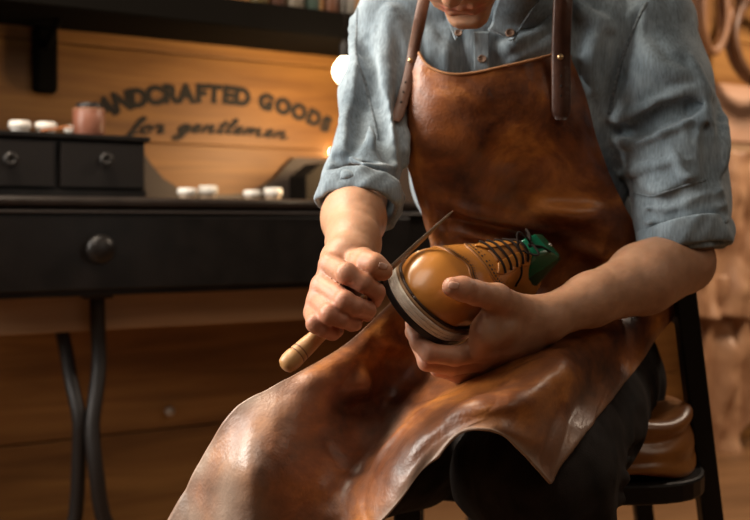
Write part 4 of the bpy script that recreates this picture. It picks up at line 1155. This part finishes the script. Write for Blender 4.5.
def lift(t, c, h):
    e = .004; p = SU(t, c); a = SU(min(t+e,.999), c)-SU(max(t-e,.001), c); b_ = SU(t, min(c+e,1))-SU(t, max(c-e,0)); n = np.cross(a, b_); n /= (np.linalg.norm(n)+1e-12)
    if n[2] < 0 and abs(n[2]) > .2: n = -n
    cen = ar(t*Ls, skew(t), ZB+.01); 
    if n@(p-cen) < 0: n = -n
    return SW(*(p+n*h))
def path(name, tc_, r, material, parent=None, n=40, h=0.0, flat=1.0):
    q = crom([list(a) for a in tc_], n); return tube(name, [lift(a, b_, h) for a, b_ in q], r, material, parent or upper, seg=8)
# welt stitching line, dark
M_dk = mat('dark_thread', (.035,.015,.008), .6)
ol = outline(.0022, ZB+.0012, 120); tube('stitching', [SW(*p) for p in ol]+[SW(*ol[0])], .0017, M_dk, shoe, seg=8)
# brogue wing-cap line and perforations
cap = [(.40,.02),(.32,.10),(.25,.20),(.20,.32),(.185,.42),(.21,.5),(.185,.58),(.20,.68),(.25,.80),(.32,.90),(.40,.98)]
vamp = [(.60,.06),(.49,.16),(.40,.25),(.33,.36),(.315,.5),(.33,.64),(.40,.75),(.49,.84),(.60,.94)]
M_edge = mat('tan_edge', (.30,.115,.025), .5)
path('seam', cap, .0009, M_edge, n=120); path('seam', [(a+.010,b_) for a,b_ in cap], .0004, M_dk, n=120, h=.0001)
path('seam', vamp, .0010, M_edge, n=100); path('seam', [(a+.010,b_) for a,b_ in vamp], .0004, M_dk, n=100, h=.0001)
V, Fc = [], []
def dots(tab, off, n, r):
    for (a, b_) in crom([list(q) for q in tab], n):
        a += off; p = lift(a, b_, .0007); nrm = lift(a, b_, .002)-p; x, y, _ = frame_of(nrm); b0 = len(V)
        for k_ in range(8): V.append(p + (x*math.cos(k_*math.pi/4)+y*math.sin(k_*math.pi/4))*r)
        V.append(p+nrm*.12); 
        for k_ in range(8): Fc.append((b0+k_, b0+(k_+1)%8, b0+8))
for tb, n1, n2 in ((cap,52,46),(vamp,38,34)):
    V, Fc = [], []; dots(tb, .024, n1, .0016); dots(tb, .040, n2, .0010); pydata('perforations', V, Fc, M_dk, upper, smooth=False)
# facings with lace rows
fac = []
for side in (0, 1):
    edge_ = [(.385,.44),(.45,.455),(.52,.455),(.60,.455)]; out_ = [(.365,.38),(.43,.33),(.52,.33),(.61,.34)]
    rowsF = []
    for k_ in range(4):
        a, b_ = edge_[k_], out_[k_]
        r_ = []
        for w_ in (0,.35,.7,1):
            tt = a[0]+(b_[0]-a[0])*w_; cc = a[1]+(b_[1]-a[1])*w_
            if side: cc = 1-cc
            r_.append(lift(tt, cc, .0016 if w_ < .9 else .0008))
        rowsF.append(r_)
    Vf, Ff = grid(rowsF, 14, 20); o = fastmesh('facing', Vf, Ff, M_tan, upper); solidify(o, .0016)
tongue = [[lift(t, c, .0006) for c in (.455,.5,.545)] for t in (.39,.48,.58,.66)]
Vf, Ff = grid(tongue, 10, 16); o = fastmesh('tongue', Vf, Ff, M_edge, upper); solidify(o, .001)
M_lace = mat('dark_lace', (.014,.009,.007), .85, spec=.15, bump=.6, bscale=900, bdist=.0006)
lt = [.400,.443,.486,.529,.572]
for i, t in enumerate(lt):
    path('lace', [(t+.006,.35),(t+.004,.40),(t,.46),(t-.002,.5),(t-.001,.54),(t+.003,.60),(t+.005,.65)], .0014, M_lace, h=.0036, n=24)
bow = lift(.598,.5,.006)
def off(a,b_,c): return bow + lx*a + yv*b_ + uz*c
tube('lace', [off(0,0,0), off(.004,.010,.006), off(.016,.022,.005), off(.024,.020,.001), off(.016,.010,.001), off(.002,.002,.001)], .0014, M_lace, shoe, seg=8, smooth_n=30)
tube('lace', [off(0,0,0), off(.010,-.008,.007), off(.028,-.014,.007), off(.032,-.008,.003), off(.016,-.002,.002), off(0,0,.001)], .0014, M_lace, shoe, seg=8, smooth_n=30)
tube('lace', [off(0,0,.001), off(-.006,-.006,.004), off(-.010,-.016,.0), lift(.56,.74,.003), lift(.565,.85,.003), lift(.57,.93,.004)], .0013, M_lace, shoe, seg=8, smooth_n=34)
tube('lace', [off(0,0,.001), off(-.008,.006,.004), off(-.014,.016,.0), lift(.54,.30,.003), lift(.545,.2,.003)], .0013, M_lace, shoe, seg=8, smooth_n=30)
lathe('lace_knot', [(0,-.003),(.003,-.0022),(.0036,0),(.003,.0022),(0,.003)], bow+uz*.001, yv, M_lace, shoe, seg=14)
# green last standing in the shoe
def sw(x, y, z): return SW(x*Ls, y+skew(x), ZB+z)
bm = bmesh.new()
for x_, z_, w_ in ((.655,.040,.022),(.88,.035,.022),(.645,.090,.013),(.70,.101,.014),(.80,.101,.018),(.87,.096,.017),(.90,.070,.014)):
    for s_ in (-1,1): bm.verts.new(tuple(sw(x_, s_*w_, z_)))
bm.verts.ensure_lookup_table(); bmesh.ops.convex_hull(bm, input=bm.verts[:])
bmesh.ops.delete(bm, geom=[v for v in bm.verts if not v.link_faces], context='VERTS')
lroot = empty('shoe_last', sw(.78,0,.08), 'glossy green plastic shoe last sticking out of the tan shoe', 'shoe last')
bmobj('block', bm, mat('green_plastic', (.004,.115,.055), .25, coat=.3), lroot, smooth=False, bevel=.003)
lathe('pin', [(.0028,-.004),(.0028,.0008),(.0016,.0014),(0,.0014)], sw(.79,0,.1012), uz, mat('steel_pin', (.8,.78,.72), .25, metal=1), lroot, seg=14)

# ================================================================ hand tool
tA = P(283,368,1.022); tB = P(453,211,1.135)
td = (tB-tA); tl = np.linalg.norm(td); td /= tl
tool = empty('shoemaker_file', tA, 'slim steel file with a turned pale wooden handle, gripped in the fist', 'hand tool')
M_hw = mat('handle_wood', (.42,.21,.075), .42, col2=(.58,.33,.14), scale=30, stretch=(1,1,1), dist=1.0, bump=.2, bscale=80)
M_hwd = mat('handle_ring', (.20,.08,.03), .5)
hp = [(r_*.80, z_) for r_, z_ in [(0,0),(.006,.0005),(.0105,.003),(.0125,.008),(.0130,.014),(.0124,.0185),(.0114,.0195),(.0124,.0205),(.0122,.024),(.0112,.025),(.0120,.026),(.0116,.034),(.0100,.050),(.0096,.065),(.0106,.085),(.0108,.10),(.0090,.118),(.0072,.126),(0,.1265)]]
h_ = lathe('handle', hp, tA, td, M_hw, tool, seg=28)
for z in (.0193,.0248): lathe('ring', [(.0088,z-.0010),(.0096,z-.0008),(.0097,z+.0008),(.0088,z+.0010)], tA, td, M_hwd, h_, seg=28)
lathe('ferrule', [(.0058,.120),(.0062,.121),(.0062,.131),(.0050,.132),(0,.132)], tA, td, M_brass, tool, seg=24)
x, y, _ = frame_of(td); up_ = ar(0,-.6,.8); up_ -= td*(up_@td); up_ /= np.linalg.norm(up_); sdv = np.cross(td, up_)
V, Fc = [], []
bl = [(.130,.0022,.0022),(.142,.0024,.0022),(.150,.0046,.0016),(.20,.0042,.0015),(tl-.03,.0030,.0012),(tl-.006,.0018,.0009),(tl,.0004,.0004)]
for h, w_, t in bl:
    for a, b_ in ((-1,0),(-.6,1),(.6,1),(1,0),(.6,-1),(-.6,-1)): V.append(tA+td*h+up_*w_*a+sdv*t*b_)
for i in range(len(bl)-1):
    for k_ in range(6): k2=(k_+1)%6; Fc.append((i*6+k_, i*6+k2, (i+1)*6+k2, (i+1)*6+k_))
Fc.append(tuple(range(6))[::-1]); Fc.append(tuple((len(bl)-1)*6+k_ for k_ in range(6)))
pydata('blade', V, Fc, mat('file_steel', (.22,.17,.13), .38, metal=.85, bump=.5, bscale=700), tool, smooth=False)

# ================================================================ chair
chr_ = empty('wooden_chair', (.24,1.47,0), 'black wooden chair with a padded brown leather seat under the seated person', 'chair')
M_chair = mat('chair_black', (.008,.006,.005), .45, spec=.3)
sc = ar(.232,1.49,0)      # seat centre
ang = -.06
ca_, sa_ = math.cos(ang), math.sin(ang)
def cw(a, b_, z): return sc + ar(a*ca_-b_*sa_, a*sa_+b_*ca_, z)
def prism(pl, z0, z1, name, material, bev=.004):
    bm = bmesh.new(); v0 = [bm.verts.new(tuple(cw(a,b_,z0))) for a,b_ in pl]; v1 = [bm.verts.new(tuple(cw(a,b_,z1))) for a,b_ in pl]
    bm.faces.new(v0[::-1]); bm.faces.new(v1); n = len(pl)
    for i in range(n): bm.faces.new((v0[i], v0[(i+1)%n], v1[(i+1)%n], v1[i]))
    return bmobj(name, bm, material, chr_, bevel=bev)
def rr(w_, d_, p=4.0, n=40):
    return [(w_*math.copysign(abs(math.cos(a))**(2/p), math.cos(a)), d_*math.copysign(abs(math.sin(a))**(2/p), math.sin(a))) for a in [2*math.pi*i/n for i in range(n)]]
prism(rr(.212,.205), .434, .460, 'seat_frame', M_chair)
# cushion with bulging folded leather
V, Fc = [], []; n = 96; prof = [(.0,.461),(.9,.461),(.985,.463),(1.01,.470),(1.00,.480),(.985,.486),(1.0,.494),(.99,.505),(.965,.513),(.955,.517),(.985,.526),(.97,.536),(.9,.540),(.6,.530),(0,.515)]
for (s_, z) in prof:
    for (a, b_) in rr(.203,.203,3.6,n):
        th_ = math.atan2(b_, a); wz = .005*math.sin(5*th_+z*30)+.003*math.sin(11*th_-z*80)
        V.append(cw(a*(s_+ (wz*1.2 if s_ > .8 else 0)), b_*(s_+(wz*1.2 if s_>.8 else 0)), z+(wz if z > .46 else 0)))
for i in range(len(prof)-1):
    for k_ in range(n): k2=(k_+1)%n; Fc.append((i*n+k_, i*n+k2, (i+1)*n+k2, (i+1)*n+k_))
o = pydata('seat_cushion', V, Fc, mat('seat_leather', (.34,.135,.030), .34, col2=(.20,.072,.018), scale=12, bump=.3, bscale=60), chr_); subsurf(o)
def bar(name, pts, hw_, hd_, parent=None):
    V, Fc = [], []; xa = ar(ca_,sa_,0); ya = ar(-sa_,ca_,0)
    for p in pts:
        for a, b_ in ((-1,-1),(1,-1),(1,1),(-1,1)): V.append(np.asarray(p)+xa*a*hw_+ya*b_*hd_)
    for i in range(len(pts)-1):
        for k_ in range(4): k2=(k_+1)%4; Fc.append((i*4+k_, i*4+k2, (i+1)*4+k2, (i+1)*4+k_))
    Fc.append((3,2,1,0)); m_ = (len(pts)-1)*4; Fc.append((m_,m_+1,m_+2,m_+3))
    o = pydata(name, V, Fc, M_chair, parent or chr_, smooth=False); md = o.modifiers.new('b','BEVEL'); md.width=.003; md.segments=2; md.limit_method='ANGLE'; return o
# picture-right back post, straight and splayed
pb = P(688,330,1.412); pm = P(706,480,1.412); dd = (pm-pb)/(pm[2]-pb[2])
foot = pm + dd*(0-pm[2]); topp = pb + dd*(.80-pb[2])
bar('leg', [foot, topp], .0142, .017)
pl0 = ar(foot[0]-.03, 1.68, 0); shf = pl0-foot; bar('leg', [foot+shf, topp+shf], .0142, .017)
bar('leg', [cw(-.185,-.185,0), cw(-.18,-.18,.4345)], .017, .017); bar('leg', [cw(-.185,.185,0), cw(-.18,.18,.4345)], .017, .017)
tp2 = pl0+ar(.01,-.005,.80)
for z, hh in ((.76,.035),(.66,.02)):
    A_ = topp + dd*(z-.80); B_ = A_+shf; mid = (A_+B_)/2 + ar(.03,0,0)
    V, Fc = [], []; q = crom([A_,mid,B_], 20)
    for p in q:
        for dy, dz in ((-.008,-hh),(.008,-hh),(.008,hh),(-.008,hh)): V.append(p+ar(dy,0,dz))
    for i in range(19):
        for k_ in range(4): k2=(k_+1)%4; Fc.append((i*4+k_, i*4+k2, (i+1)*4+k2, (i+1)*4+k_))
    Fc.append((3,2,1,0)); Fc.append((76,77,78,79)); pydata('back_rail', V, Fc, M_chair, chr_, smooth=False)
for a, b_ in (((-.183,-.183),(-.183,.183)),((-.183,-.183),(.22,-.085)),((-.183,.183),(.21,.18))):
    tube('stretcher', [cw(*a,.20), cw(*b_,.20)], .010, M_chair, chr_)

# ================================================================ light and camera
def area(name, loc, target, size, power, col, sy=None, sp=180):
    l = bpy.data.lights.new(name, 'AREA'); l.energy = power; l.color = col; l.size = size
    l.spread = math.radians(sp)
    if sy: l.shape = 'RECTANGLE'; l.size_y = sy
    o = bpy.data.objects.new(name, l); C.objects.link(o); o.location = loc
    o.rotation_euler = (Vector(target)-Vector(loc)).to_track_quat('-Z','Y').to_euler(); return o
area('window_light', (-1.45,1.18,1.48), (.1,1.3,.78), .8, 30, (1.0,.93,.84), 1.1, sp=105)
area('ceiling_lamp_light', (-.75,1.60,2.12), (.0,1.2,.6), .60, 44, (1.0,.84,.66))
area('right_fill_light', (1.9,.2,2.2), (.4,1.3,.8), .8, 9, (1.0,.78,.58))  # added fill without a fixture, brightens the hand around the shoe
area('front_fill_light', (-.45,.35,2.05), (.1,1.2,.6), .7, 10, (1.0,.86,.72))
area('bench_lamp_light', (-.03,2.50,.93), (-.28,2.82,1.0), .16, 5.5, (1.0,.68,.36))
area('wall_fill_light', (1.9,2.5,2.3), (1.5,3.7,.9), .4, 62, (1.0,.80,.62))  # added fill, no lamp here, lifts the dim right end of the wall
wd = bpy.data.worlds.new('world'); SC.world = wd; wd.use_nodes = True
wd.node_tree.nodes['Background'].inputs[0].default_value = (1.0,.80,.62,1); wd.node_tree.nodes['Background'].inputs[1].default_value = .02
cam = bpy.data.cameras.new('camera'); co = bpy.data.objects.new('camera', cam); C.objects.link(co)
co.location = (0,0,CZ); co.rotation_euler = (math.pi/2,0,0)
cam.sensor_fit = 'HORIZONTAL'; cam.sensor_width = 36; cam.lens = F*36/750; cam.shift_y = -35/750
cam.dof.use_dof = True; cam.dof.focus_distance = 1.07; cam.dof.aperture_fstop = 5.0
SC.camera = co
SC.view_settings.view_transform = 'Standard'; SC.view_settings.look = 'None'; SC.view_settings.exposure = -0.42; SC.view_settings.gamma = 1
SC.view_settings.use_curve_mapping = False
for i in [x for x in bpy.data.objects if x.name == 'g']: bpy.data.objects.remove(i)
